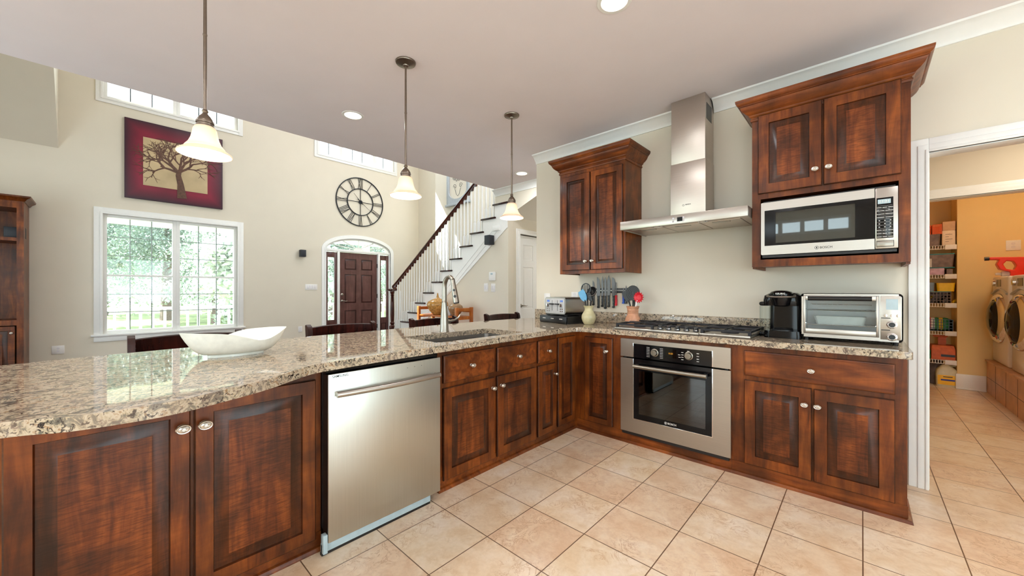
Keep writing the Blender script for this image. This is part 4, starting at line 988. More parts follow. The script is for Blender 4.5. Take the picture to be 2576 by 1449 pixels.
N('mark_dark').lathe([(.009, 0), (.011, 0), (.011, .0008), (.009, .0008), (.009, 0)], q[0], 0, q[1]-.002, 20, R=R3, cap=False).box(q[0]-.003, q[0]+.003, -.0008, .0, q[1]-.008, q[1]+.004).build('brand_emblem', do)
cp = N('steel_brushed').box(ds+.001, MW, 0, .018, 0, MH, .005).build('control_panel', mw)
kx0, kz1 = loc(2205, 499); kx1, _ = loc(2247.5, 494); kz0 = loc(2205, 600)[1]
N('black_gloss').box(kx0, kx1, -.0015, .0, kz0, kz1, .0005).build('keypad', cp)
dx0, dz1_ = loc(2208, 503); dx1, _ = loc(2241, 499); dz0_ = loc(2208, 514)[1]
N('toe_blue').box(dx0, dx1, -.0022, -.0014, dz0_, dz1_).build('display', cp, smooth=0)
text('11:21', .020, 'display_digits', cp, ((dx0+dx1)/2, -.003, (dz0_+dz1_)/2), m='mark_white')
b = N('mark_white'); kw = kx1-kx0
for r_ in range(10):
    zz = dz0_-.022-r_*((dz0_-kz0-.03)/9)
    for c_ in range(3 if r_ in (0, 4, 5, 6, 7, 8, 9) else 2):
        nn = 3 if r_ in (0, 4, 5, 6, 7, 8, 9) else 2; xx = kx0+kw*(c_+.5)/nn; h = .0022 if r_ in (4, 5, 6) else .0015; w_ = .003 if r_ in (4, 5, 6) else .010 if nn == 3 else .016
        b.box(xx-w_, xx+w_, -.0021, -.0014, zz-h, zz+h)
    b.box(kx0+.004, kx1-.004, -.0018, -.0014, zz+.0095, zz+.0102)
b.build('keypad_markings', cp, smooth=0)
bx0, bz1 = loc(2206, 607); bx1, _ = loc(2248, 603); bz0 = loc(2206, 621)[1]
N('nickel').box(bx0, bx1, -.002, .001, bz0, bz1, .0015).build('open_button', cp); N('mark_dark').loops([[(bx0-.002, -.0004, bz0-.002), (bx1+.002, -.0004, bz0-.002), (bx1+.002, -.0004, bz1+.002), (bx0-.002, -.0004, bz1+.002)], [(bx0+.0, -.0004, bz0), (bx1, -.0004, bz0), (bx1, -.0004, bz1), (bx0, -.0004, bz1)]], False, False).build('button_outline', cp, smooth=0)
# ================================================================== lights you can see, then unseen added ones
PX = -2.33
for i, (py_, lab) in enumerate(((.335, 'nearest of the three bell-shaped pendant lamps, over the white bowl'), (1.43, 'middle pendant lamp with a frosted bell shade, in line with the sink'), (2.515, 'farthest and smallest-looking pendant lamp, near the range wall'))):
    if i == 0:
        p = thing('pendant_lamp', lab, 'lamp', (PX, py_, KC), 0, 'pendant lamps over the peninsula'); p0 = p
        N('pewter').lathe([(0, -.03), (.018, -.03), (.02, -.024), (.045, -.018), (.066, -.012), (.069, -.004), (.069, -.0005), (0, -.0005)], n=32).build('canopy', p)
        N('pewter').lathe([(0, -.72), (.0075, -.72), (.0075, -.36), (.009, -.358), (.009, -.352), (.0075, -.35), (.0065, -.03), (0, -.03)], n=12).build('rod', p)
        N('pewter').lathe([(0, -.715), (.010, -.717), (.014, -.725), (.010, -.733), (.012, -.738), (.022, -.750), (.033, -.768), (.033, -.774), (.036, -.776), (.036, -.784), (.033, -.786), (.033, -.794), (.037, -.797), (.037, -.805), (.034, -.806), (0, -.806)], n=28).build('socket_cap', p)
        prof = [(.030, -.796), (.040, -.802), (.047, -.815), (.050, -.835), (.055, -.86), (.064, -.882), (.076, -.898), (.079, -.902), (.078, -.906), (.092, -.916), (.106, -.926), (.109, -.932)]
        inn = [(r-.004, z-.002) for r, z in reversed(prof)]
        N('shade_glass').lathe(prof+[(.108, -.9345)]+inn, n=40, cap=False).build('shade', p)
        N('lamp_glow').lathe([(0, -.812), (.012, -.815), (.014, -.83), (.022, -.85), (.024, -.865), (.016, -.882), (0, -.888)], n=16).build('bulb', p)
    else:
        p = copy_tree(p0); p.location = (PX, py_, KC); p['label'] = lab
    L = bpy.data.objects.new('pendant_bulb', bpy.data.lights.new('pendant_bulb', 'POINT')); COL.objects.link(L); L.data.energy = 11; L.data.shadow_soft_size = .03; L.data.color = (1, .88, .74); L.location = (PX, py_, KC-.905)
for i, (x, y) in enumerate(CANS_SEEN+CANS_ADDED):
    lab = ['recessed ceiling light above the foyer side, left of the middle pendant', 'recessed ceiling light near the passage, beside the farthest pendant', 'recessed ceiling light cut by the top edge of the photo'][i] if i < 3 else 'unseen recessed light added to brighten the kitchen behind the camera'
    if i == 0:
        p = thing('recessed_light', lab, 'ceiling light', (x, y, KC), 0, 'recessed ceiling lights'); p1 = p
        N('trim_white').lathe([(.072, -.004), (.092, -.003), (.094, -.0005), (.074, -.0005), (.072, -.004)], n=36, cap=False).build('trim_ring', p)
        N('lamp_glow').lathe([(0, -.0015), (.074, -.0015), (.074, -.0008), (0, -.0008)], n=32).build('lens', p)
    else:
        p = copy_tree(p1); p.location = (x, y, KC); p['label'] = lab
        if i >= 3: p['group'] = 'added recessed lights behind the camera'
for i, (x, y, z, zc, lab) in enumerate(((-6.4, -.9, 6.1, GH, 'unseen added flush light on the high living room ceiling above the front window'), (-6.6, 2.2, 6.1, GH, 'unseen added flush light on the high living room ceiling near the clock'), (-6.2, 4.6, 6.1, GH, 'unseen added flush light on the high ceiling above the stairs'), (1.3, 6.4, 2.75, KC, 'flush ceiling light in the laundry room'), (1.2, 4.6, 2.70, KC, 'unseen added flush ceiling light in the hall before the laundry'), (-3.4, 5.4, 2.78, KC, 'unseen added flush ceiling light in the passage beside the stairs'))):
    if i == 0:  # flush fixtures added to dress the unseen lamps
        p = thing('unseen_ceiling_light', lab, 'ceiling light', (x, y, zc), 0, 'flush ceiling lights out of view'); p2 = p
        N('pewter').lathe([(.12, -.045), (.20, -.045), (.22, -.03), (.20, -.0005), (0, -.0005)], n=32, cap=False).build('housing', p); N('lamp_glow').lathe([(0, -.046), (.12, -.045), (.12, -.044), (0, -.044)], n=28).build('lens', p)
    else: p = copy_tree(p2); p.location = (x, y, zc); p['label'] = lab
# ================================================================== things on the counter
# boat bowl
ty0, ty1 = AX(449, 843, -2.32)[0], AX(720, 822, -2.32)[0]; yc = (ty0+ty1)/2; hl = (ty1-ty0)/2
bw = thing('ceramic_bowl', 'white boat-shaped ceramic bowl on the granite near the left end', 'bowl', (-2.32, yc, CT+.0005), RF)
def bowl_ring(u, off=0):          # u 0 foot .. 1 rim
    R = []; n = 56
    for i in range(n):
        a = 2*math.pi*i/n; cx, sy = math.cos(a), math.sin(a)
        e_ = abs(cx)**1.0*(1 if cx > 0 else -1)
        wx = .115+(hl-.115)*(u**.62)+0; wy = .050+(.118-.050)*(u**.6)
        lx = wx-off; ly = wy-off
        x = lx*cx; k = 1+(.0 if u < .5 else (u-.5)*.5)
        y = ly*(abs(sy)**k)*(1 if sy > 0 else -1)
        side = -sy
        top = .128-.045*math.exp(-((cx-.42*(1 if sy < 0 else -1))/.42)**2)*min(1, abs(sy)*1.6)-.012*(1-abs(cx))
        R.append((x, y, .012+(top-.012)*(u**1.35)+(off*.6 if off and u < .5 else 0)))
    return R
b = N('white_ceramic')
foot = [[(x*1.02, y*1.02, z_) for x, y, _ in bowl_ring(0)] for z_ in (0, .010)]
us = [0, .08, .18, .32, .5, .7, .85, 1.0]
b.loops([foot[0], foot[1]]+[bowl_ring(u) for u in us]+[bowl_ring(u, .006) for u in reversed(us[1:])]+[[(x*.8, y*.8, .020) for x, y, _ in bowl_ring(0)]], True, True)
b.build('body', bw, smooth=60)
# drawer stand and toaster
kd = thing('pod_drawer', 'low black coffee pod drawer under the toaster', 'drawer box', (-2.24, 3.235, CT+.0005), math.radians(-12))
N('black_plastic').box(-.205, .205, -.17, .17, 0, .008, .002).box(-.205, -.20, -.17, .17, .008, .066).box(.20, .205, -.17, .17, .008, .066).box(-.205, .205, -.17, .17, .066, .072, .002).box(-.20, .20, .165, .17, .008, .066).build('case', kd)
d = N('black_plastic').box(-.2, .2, -.182, -.171, .004, .070, .005).build('drawer', kd)
for k in (-1, 0, 1): text('KEURIG', .013, 'brand_lettering', d, (k*.125, -.1826, .045), m='mark_white')
to = thing('toaster', 'chrome four-slice toaster with two levers standing on the black pod drawer', 'toaster', (-2.235, 3.215, CT+.0735), math.radians(-12))
b = N('steel_brushed'); q = rrect(-.155, .155, .018, .185, .03, 5)
q = [(x, z if z > .1 else max(z, .018)) for x, z in q]
b.prism([(x, z) for x, z in q], -.135, .135, 1); b.build('shell', to)
N('black_plastic').box(-.150, .150, -.13, .13, .006, .0175, .003).build('base', to)
for sx_ in (-1, 1):
    for sy_ in (-1, 1): N('black_plastic').box(sx_*.13-.012, sx_*.13+.012, sy_*.11-.012, sy_*.11+.012, 0, .006).build('foot', to, smooth=0)
fp = N('light_grey').box(-.140, .140, -.1385, -.1352, .024, .172, .001).build('front_panel', to)
b = N('black_plastic')
for x in (-.04, .04): N('black_plastic').box(x-.002, x+.002, -.1395, -.138, .05, .155).build('lever_slot', fp, smooth=0)
for x in (-.04, .04): N('black_plastic').box(x-.028, x+.028, -.160, -.1395, .112, .123, .003).build('lever', to)
for x in (-.098, .098):
    N('chrome').lathe([(0, 0), (.019, 0), (.017, .014), (0, .015)], x, -.1385, .104, 20, R=R3).build('dial', to)
    N('display_blue').box(x-.020, x+.020, -.1392, -.1384, .138, .156).build('display', fp, smooth=0)
    for r_ in range(2):
        for c_ in range(2): N('chrome').lathe([(0, 0), (.007, 0), (.006, .003), (0, .003)], x-.013+c_*.026, -.1385, .046+r_*.022, 12, R=R3).build('button', to)
b = N('black_plastic')
for x in (-.105, -.045, .045, .105): b.box(x-.014, x+.014, -.10, .10, .1835, .1856)
b.build('bread_slot', to, smooth=0)
# utensil vases
vx = AY(1481, 800, 3.17)[0]; vz = CT+.0005
plain('glaze_cream', srgb(196, 188, 150), .16, var=.18, sc_=14); plain('glaze_pink', srgb(206, 150, 118), .12, var=.22, sc_=18)
plain('silicone_blue', srgb(96, 160, 200), .5); plain('silicone_red', srgb(206, 26, 44), .4); plain('handle_blue', srgb(36, 84, 190), .4)
v1 = thing('utensil_vase', 'round-bodied cream glazed vase holding black spatulas beside the toaster', 'vase', (vx, 3.17, vz))
N('glaze_cream').lathe([(0, 0), (.040, 0), (.046, .004), (.060, .03), (.069, .06), (.066, .09), (.050, .118), (.040, .135), (.038, .150), (.044, .166), (.052, .178), (.048, .180), (.040, .166), (.034, .15), (.034, .135), (.03, .12), (0, .02)], n=36).build('body', v1)
vx2 = AY(1592, 800, 3.34)[0]
v2 = thing('utensil_vase', 'pinkish-brown glazed vase holding a ladle and red spoon beside the cooktop', 'vase', (vx2, 3.34, vz))
N('glaze_pink').lathe([(0, 0), (.055, 0), (.062, .006), (.070, .035), (.068, .065), (.054, .095), (.049, .115), (.0515, .118), (.049, .121), (.050, .14), (.052, .145), (.050, .15), (.054, .165), (.060, .178), (.056, .180), (.047, .16), (.043, .12), (0, .02)], n=36).build('body', v2)
def utensil(nm, lab, base_xy, top, build, cat='utensil', rz=0):
    """handle from the vase bottom to 'top', head built in a local frame at the handle end"""
    t = thing(nm, lab, cat, (base_xy[0], base_xy[1], vz+.024)); build(t, Vector(top)); t.scale = (1.22, 1, 1.28); return t
def handle(t, top, m='black_plastic', r=.006): N(m).tube([(0, 0, 0), Vector(top)*.5, top], [r, r*.9, r*1.1], 8).build('handle', t)
def slotted(t, top):
    handle(t, top); b = N('black_plastic'); x, y, z = top; n = 20
    O = [(x-.012+.046*math.cos(a), z+.045+.047*math.sin(a)*(1.0 if math.sin(a) > 0 else .9)) for a in [2*math.pi*i/n for i in range(n)]]
    for i in range(n): b.prism([O[i], O[(i+1) % n], (x-.012+(O[(i+1) % n][0]-x+.012)*.80, z+.045+(O[(i+1) % n][1]-z-.045)*.80), (x-.012+(O[i][0]-x+.012)*.80, z+.045+(O[i][1]-z-.045)*.80)], y-.002, y+.002, 1)
    for k in range(-2, 3): b.box(x-.012+k*.0135-.0028, x-.012+k*.0135+.0028, y-.0018, y+.0018, z+.012, z+.078)
    b.box(x-.04, x+.016, y-.0018, y+.0018, z+.0, z+.018); b.build('slotted_head', t)
def ladle(t, top):
    handle(t, top); x, y, z = top
    N('black_plastic').lathe([(0, -.030), (.022, -.026), (.036, -.012), (.042, .006), (.039, .006), (.033, -.010), (.02, -.022), (0, -.026)], x, y-.01, z+.012, 24, R=Matrix.Rotation(1.0, 3, 'X')).build('bowl', t)
def turner(t, top, m='silicone_blue', w=.030, h=.08):
    handle(t, top); x, y, z = top; R_x = Matrix.Rotation(-.55, 3, 'Y')
    b = N(m); L_ = []
    for k, (ww, zz, th) in enumerate(((.010, -.01, .004), (w*.8, .01, .004), (w, .03, .003), (w, h*.8, .002), (w*.8, h, .002))):
        L_.append([Vector((x, y, z))+R_x @ Vector(p) for p in ((-ww, -th, zz), (ww, -th, zz), (ww, th, zz), (-ww, th, zz))])
    b.loops(L_); b.build('blade', t)
def whisk(t, top):
    N('nickel').tube([(0, 0, 0), top], .005, 8).build('handle', t); x, y, z = top; b = N('nickel')
    for k in range(4):
        a = k*math.pi/4; b.tube([(x+.020*math.sin(math.pi*u)*math.cos(a), y+.020*math.sin(math.pi*u)*math.sin(a), z+.09*(1-abs(2*u-1))**.7) for u in [i/12 for i in range(13)]], .0012, 4)
    b.build('wires', t)
utensil('slotted_turner', 'black slotted turner standing tallest in the cream vase', (vx-.0, 3.168), (-.012, .0, .20), slotted)
utensil('spatula', 'light blue silicone spatula leaning left out of the cream vase', (vx+.012, 3.155), (-.030, -.01, .165), lambda t, p: turner(t, p))
utensil('ladle', 'black ladle leaning right out of the cream vase', (vx-.010, 3.180), (.036, .0, .215), ladle)
utensil('whisk', 'small wire whisk in the middle of the cream vase', (vx+.006, 3.182), (.0, .004, .15), whisk)
utensil('serving_spoon', 'black spoon at the right rim of the cream vase', (vx+.0, 3.160), (.028, -.004, .165), lambda t, p: turner(t, p, 'black_plastic', .02, .06))
def skimmer(t, top):
    handle(t, top); x, y, z = top
    b = N('black_plastic').lathe([(0, 0), (.052, 0), (.055, .004), (.052, .006), (0, .004)], x, y, z+.045, 32, R=R3); b.build('disc', t)
    b = N('black_iron_clock')
    for r_ in (.015, .027, .039): b.lathe([(r_, 0), (r_+.002, 0), (r_+.002, .001), (r_, .001), (r_, 0)], x, y-.006, z+.045, 28, R=R3, cap=False)
    b.build('rings', t)
def redspoon(t, top):
    N('white_plastic').tube([(0, 0, 0), top], .006, 8).build('handle', t); x, y, z = top; b = N('silicone_red')
    L_ = []
    for r_, d_ in ((.0, .014), (.020, .012), (.030, .004), (.034, -.006), (.031, -.006), (.018, .006), (0, .008)):
        L_.append((r_, d_))
    b.lathe([(r_, -d_) for r_, d_ in L_], x+.012, y, z+.022, 24, R=Matrix.Rotation(math.pi/2, 3, 'X'))
    for k in range(14): a = 2*math.pi*k/14; b.tube([(x+.012+.032*math.cos(a), y-.004, z+.022+.032*math.sin(a)), (x+.012+.040*math.cos(a), y-.008, z+.022+.040*math.sin(a))], .0035, 6)
    b.build('head', t)
utensil('skimmer', 'round black skimmer standing upright in the pinkish vase', (vx2+.0, 3.335), (.004, 0, .172), skimmer)
utensil('pasta_spoon', 'red silicone pasta spoon with white handle in the pinkish vase', (vx2-.012, 3.33), (.052, -.01, .165), redspoon)
utensil('spatula', 'black spatula leaning left out of the pinkish vase', (vx2+.018, 3.345), (-.050, .0, .165), lambda t, p: turner(t, p, 'black_plastic', .026, .075))
def meatfork(t, top):
    handle(t, top, 'black_plastic'); x, y, z = top; b = N('nickel'); b.tube([(x, y, z), (x, y, z+.045)], .003, 6)
    for k in (-1, 0, 1): b.tube([(x, y, z+.045), (x+k*.019, y, z+.062), (x+k*.021, y, z+.125)], [.003, .003, .001], 6)
    b.build('tines', t)
utensil('serving_fork', 'steel serving fork with three tines sticking up behind the black skimmer', (vx2+.01, 3.358), (-.006, .012, .17), meatfork)
# magnetic knife strip with knives (wall at y = 3.5)
KZ = AY(1530, 731, 3.48)[1]
kx0_, kx1_ = AY(1484, 731, 3.48)[0], AY(1580, 731, 3.48)[0]
ks_ = thing('knife_rack', 'black magnetic knife strip on the range wall', 'rack', (kx0_, 3.4995, KZ))
N('black_plastic').box(0, kx1_-kx0_, -.014, 0, -.024, .024, .003).build('bar', ks_); N('nickel').box(.004, kx1_-kx0_-.004, -.0155, -.0142, -.004, .004).build('magnet_line', ks_, smooth=0)
plain('blade_steel', srgb(104, 102, 102), .38, .85, var=.02)
def knife(px_, topy, splity, boty, w, shape, hm, lab, lean=0, guard=False):
    x, zt_ = AY(px_, topy, 3.48); zs_ = AY(px_, splity, 3.48)[1]; zb_ = AY(px_, boty, 3.48)[1]
    t = thing('kitchen_knife', lab, 'knife', (x, 3.484, zs_), 0, 'knives on the magnetic strip')
    L = zt_-zs_
    if shape == 'chef': pts = [(-w/2, 0), (w/2, 0), (w/2, L*.55), (w*.25, L*.85), (-w*.42, L)]
    elif shape == 'point': pts = [(-w/2, 0), (w/2, 0), (w/2, L*.7), (0, L), (-w/2, L*.75)]
    elif shape == 'santoku': pts = [(-w/2, 0), (w/2, 0), (w/2, L*.72), (w*.3, L*.90), (-w*.1, L*.985), (-w/2, L)]
    else: pts = [(-w/2, 0), (w/2, 0), (w/2, L*.97), (-w/2, L)]
    N('blade_steel').prism([(a, b_) for a, b_ in pts], -.0012, .0012, 1).build('blade', t, smooth=0)
    H = zs_-zb_; hw = .0105
    b = N(hm).loops([[(cx-wd, -.007, z), (cx-wd*.5, -.011, z), (cx+wd*.5, -.011, z), (cx+wd, -.007, z), (cx+wd, .005, z), (cx-wd, .005, z)] for cx, wd, z in ((0, hw*1.0, 0), (.0, hw*.85, -H*.2), (.001, hw*.95, -H*.5), (.001, hw*.85, -H*.8), (-.002, hw*1.25, -H*.95), (-.002, hw*.6, -H))])
    b.build('handle', t)
    if hm == 'black_plastic':
        b = N('nickel')
        for k in (.2, .5, .8): b.lathe([(0, 0), (.0025, 0), (.0025, .0008), (0, .0008)], 0, -.0108, -H*k, 8, R=R3)
        b.build('rivets', t)
    return t
knife(1492.5, 705, 742, 768, .024, 'chef', 'black_plastic', 'short wide knife leftmost on the magnetic strip, behind the ladle')
knife(1505, 696, 744, 775, .040, 'chef', 'black_plastic', 'broad-bladed chef knife second from the left on the strip')
knife(1515, 694, 744, 772, .022, 'point', 'black_plastic', 'narrow pointed knife with dark blade third from the left on the strip')
knife(1522.5, 695, 744, 777, .026, 'point', 'black_plastic', 'long slim knife fourth from the left whose handle hangs lowest')
knife(1531, 692, 743, 773, .036, 'point', 'black_plastic', 'tallest knife with bluish blade in the middle of the strip')
knife(1543, 698, 744, 775, .034, 'santoku', 'black_plastic', 'santoku knife with dimpled blade right of the tallest knife')
knife(1549.5, 710, 743, 769, .010, 'strip', 'silicone_red', 'thin steak knife with a bright red handle on the strip')
knife(1568, 724, 741, 764, .012, 'strip', 'handle_blue', 'small knife with a blue handle at the right end of the strip')
knife(1574.5, 717, 741, 764, .012, 'point', 'black_plastic', 'small black-handled knife rightmost on the strip, next to the blue one')
# outlets on the range wall
x_, z_o = AY(1377, 752, 3.498); plate('switch_plate', (x_, 3.4995, z_o), 0, .085, .13, 'white rocker switch plate on the range wall left of the toaster', 'switch', 'switch', n=1)
x_, z_o = AY(1446, 745, 3.498); plate('wall_outlet', (x_, 3.4995, z_o), 0, .085, .09, 'white outlet on the range wall just above the toaster', 'outlet', 'o')
# coffee maker
cx_ = AY(1953, 800, 3.24)[0]
cf = thing('coffee_maker', 'black single-cup pod coffee maker between cooktop and toaster oven', 'coffee maker', (cx_+.024, 3.25, CT+.0005), math.radians(4)); cf.scale = (1.06, 1.04, 1.09)
def rr(x0, x1, y0, y1, r, z): return [(x, y, z) for x, y in rrect(x0, x1, y0, y1, r, 5)]
b = N('black_gloss'); b.loops([rr(-.085, .115, -.115, .13, .03, z) for z in (0, .012)]+[rr(-.083, .113, -.113, .13, .03, .045)]); b.build('drip_base', cf)
N('black_plastic').lathe([(0, 0), (.060, 0), (.060, .006), (0, .006)], .01, -.062, .0455, 24).build('drip_tray', cf)
b = N('black_gloss'); b.loops([rr(-.060, .112, .0, .13, .025, .0455), rr(-.058, .110, .0, .13, .025, .2)]); b.build('tower', cf)
b = N('black_gloss'); b.loops([rr(-.092, .115, -.05, .13, .035, .2005), rr(-.095, .117, -.06, .132, .04, .235), rr(-.09, .112, -.055, .13, .045, .265), rr(-.06, .09, -.03, .11, .04, .283)]); b.build('top_housing', cf)
N('black_gloss').lathe([(0, .198), (.036, .198), (.045, .204), (.054, .235), (.060, .262), (.060, .275), (0, .275)], .005, -.058, 0, 32).build('brew_head', cf)
N('black_gloss').lathe([(.0, .300), (.03, .298), (.055, .290), (.066, .278), (.066, .274), (0, .274)], .005, -.035, 0, 32, sy=1.25).build('lid', cf)
R_ = [(.005+.073*math.cos(a), -.060+.068*math.sin(a), .262-.004*math.sin(-a)) for a in [math.radians(d) for d in range(195, 350, 10)]]
N('nickel').tube([(R_[0][0]+.0, R_[0][1]+.03, R_[0][2]+.008)]+R_+[(R_[-1][0], R_[-1][1]+.03, R_[-1][2]+.008)], .0085, 10, flat=.7).build('handle', cf)
text('KEURIG', .015, 'brand_lettering', cf, (.005, -.1185, .278), m='mark_white')
b = N('clear_glass'); b.loops([rr(-.118, -.0605, -.02, .12, .015, z) for z in (.03, .198)], True, True); b.build('water_tank', cf)
N('black_gloss').box(-.120, -.0605, -.03, .125, .1985, .225, .012).build('tank_lid', cf); N('black_gloss').box(-.118, -.087, -.02, .12, .0, .0295, .006).build('tank_base', cf)
# toaster oven
TY = 3.15; A = lambda px, py: AY(px, py, TY)
tx0, tzt = A(2013.6, 738); tx1 = A(2272.5, 738)[0]; TW = tx1-tx0; TZ0 = .018; TH = tzt-CT-TZ0
tv = thing('toaster_oven', 'stainless toaster oven with a glass door at the right end of the counter', 'toaster oven', (tx0, TY, CT+.0005))
zz0, zz1 = TZ0, TZ0+TH
U = lambda p: (p-855)/1463*TW          # zoom columns -> local x
V = lambda p: zz1-(p-322)/((950-322))*TH
b = N('steel_brushed')
q0 = rrect(0, TW, zz0, zz1, .022, 5); dl0, dl1, dzb, dzt_ = U(905), U(2008), V(895), V(352)
b.loops([[(x, 0, z) for x, z in q0], [(x, .31, z) for x, z in q0]], False, True)
# front face ring around the door opening
b.box(0+.006, dl0, -.001, .006, zz0+.02, zz1-.02).box(dl0, dl1, -.001, .006, zz0+.004, dzb).box(dl0, dl1, -.001, .006, dzt_, zz1-.004).box(dl1, TW-.006, -.001, .006, zz0+.02, zz1-.02).box(.018, dl0, -.001, .006, zz0+.003, zz0+.02).box(.018, dl0, -.001, .006, zz1-.02, zz1-.003).box(dl1, TW-.018, -.001, .006, zz0+.003, zz0+.02).box(dl1, TW-.018, -.001, .006, zz1-.02, zz1-.003)
b.build('case', tv)
N('white_enamel').box(dl0+.005, dl1-.005, .20, .205, dzb, dzt_).box(dl0-.0, dl0+.004, .0071, .20, dzb, dzt_).box(dl1-.004, dl1, .0071, .20, dzb, dzt_).box(dl0+.004, dl1-.004, .0071, .20, dzt_-.004, dzt_).box(dl0+.004, dl1-.004, .0071, .20, dzb, dzb+.004).build('cavity', tv, smooth=0)
b = N('steel_brushed'); gl0, gl1, gb, gt = U(940), U(1968), V(820), V(415)
b.box(dl0+.002, gl0, -.012, -.002, dzb+.002, dzt_-.002, .002).box(gl1, dl1-.002, -.012, -.002, dzb+.002, dzt_-.002, .002).box(gl0, gl1, -.012, -.002, dzb+.002, gb, .002).box(gl0, gl1, -.012, -.002, gt, dzt_-.002, .002)
do = b.build('door', tv); N('clear_glass').box(gl0-.001, gl1+.001, -.008, -.006, gb-.001, gt+.001).build('door_glass', do, smooth=0)
b = N('black_plastic').tube([(U(985), -.040, V(392)), (U(1912), -.040, V(392))], .014, 12); b.m('nickel').box(U(990), U(1905), -.0525, -.0505, V(396), V(392)); b.m('black_plastic')
for x in (U(1010), U(1890)): b.box(x-.006, x+.006, -.04, -.012, V(400), V(384), .002)
b.build('handle', do)
for zz in (V(560), V(765)):
    b = N('chrome'); b.tube([(dl0+.006, .02, zz+.012), (dl0+.02, .02, zz), (dl1-.02, .02, zz), (dl1-.006, .02, zz+.012)], .0022, 6); b.tube([(dl0+.01, .18, zz), (dl1-.01, .18, zz)], .0022, 6)
    for k in range(12): x = dl0+.03+(dl1-dl0-.06)*k/11; b.tube([(x, .02, zz), (x, .18, zz)], .0013, 4)
    b.build('wire_rack', tv)
N('chrome').tube([(dl0+.03, .10, V(480)), (dl1-.03, .10, V(480))], .003, 8).build('heating_element', tv)
pn = thing('baking_pan', 'grey rectangular baking pan standing on the rack inside the toaster oven', 'pan', (tx0+(U(1060)+U(1845))/2, TY+.10, CT+V(765)+.003)); pw_ = (U(1845)-U(1060))/2
N('light_grey').loops([rr(-pw_*.9, pw_*.9, -.06, .06, .015, 0), rr(-pw_, pw_, -.066, .066, .015, V(640)-V(765)-.004), rr(-pw_*.97, pw_*.97, -.062, .062, .015, V(640)-V(765)-.004), rr(-pw_*.88, pw_*.88, -.056, .056, .012, .004)], True, True).build('tray', pn)
cp = N('steel_brushed').box(dl1+.006, TW-.010, -.004, -.0012, zz0+.016, zz1-.014, .0012).build('control_panel', tv)
N('toe_blue').box(U(2098), U(2252), -.0052, -.0042, V(528), V(392), .0004).build('display', cp, smooth=0)
for x in (2092, 2172, 2252): N('chrome').lathe([(0, 0), (.0085, 0), (.0075, .004), (0, .0045)], U(x), -.004, V(605), 18, R=R3).build('button', cp)
for z in (720, 877):
    N('chrome').lathe([(0, 0), (.0235, 0), (.0235, .006), (.018, .009), (.0165, .020), (0, .020)], U(2172), -.004, V(z), 28, R=R3).m('black_plastic').lathe([(0, 0), (.0145, 0), (.0145, .001), (0, .001)], U(2172), -.024, V(z), 24, R=R3).build('knob', cp)
N('mark_dark').box(U(2035), U(2155), -.0046, -.0041, V(642), V(632)).build('printed_caption', cp, smooth=0); N('mark_dark').box(U(2035), U(2150), -.0046, -.0041, V(797), V(786)).build('printed_caption', cp, smooth=0)
for x in (.03, TW-.03):
    for y in (.025, .28): N('black_plastic').lathe([(0, 0), (.011, 0), (.013, .018), (0, .018)], x, y, 0, 14).build('foot', tv)
# ================================================================== stools
def stool(lab, pl, pr, i):
    ya, yb_ = AX(pl, 820, -3.28)[0], AX(pr, 820, -3.28)[0]; yc_ = (ya+yb_)/2
    if i: s_ = copy_tree(stool.p); s_.location = (-3.10, yc_, 0); s_['label'] = lab; return
    s_ = thing('bar_stool', lab, 'stool', (-3.10, yc_, 0), RF, 'bar stools behind the peninsula'); stool.p = s_
    hw = .27; zt_ = .943
    n = 12; L_ = []
    for k in range(n+1):
        x = -hw+.012+(2*hw-.024)*k/n; y = .15+.055*(1-(x/hw)**2); h = .010*(1-(x/hw)**2)
        L_.append([(x, y-.012, zt_-.115), (x, y+.010, zt_-.115), (x, y+.016, zt_-.008+h), (x, y-.006, zt_+h), (x, y-.018, zt_-.006+h)])
    N('espresso_wood').loops(L_).build('back_rail', s_)
    L_ = [[(x, y-.009, zt_-.26), (x, y+.008, zt_-.26), (x, y+.008, zt_-.18), (x, y-.009, zt_-.18)] for x, y in [(-hw+.03+(2*hw-.06)*k/8, .14+.045*(1-((-hw+.03+(2*hw-.06)*k/8)/hw)**2)) for k in range(9)]]
    N('espresso_wood').loops(L_).build('back_rail', s_)
    for sx_ in (-1, 1):
        N('espresso_wood').prism([(.08, 0), (.125, 0), (.135, .60), (.185, .958), (.165, .966), (.130, .952), (.115, .915), (.095, .60)], sx_*hw-.017, sx_*hw+.017, 0).build('back_post', s_)
        N('espresso_wood').box(sx_*.21-.018, sx_*.21+.018, -.215, -.18, 0, .62, .004).build('leg', s_)
    N('espresso_wood').box(-.235, .235, -.22, .085, .62, .665, .018).build('seat', s_)
    for z in (.2, .38): N('espresso_wood').box(-.21, .21, -.207, -.19, z, z+.03).box(-.253, -.218, -.19, .09, z+.05, z+.08).box(.218, .253, -.19, .09, z+.05, z+.08).build('stretcher', s_, smooth=0)
stool('dark brown bar stool farthest left, partly behind the white bowl', 337, 593, 0)
stool('dark brown bar stool second from the left, in front of the entry door', 771, 936, 1)
stool('dark brown bar stool directly behind the faucet', 1032, 1141, 2)
stool('dark brown bar stool farthest right, near the passage', 1219, 1298, 3)
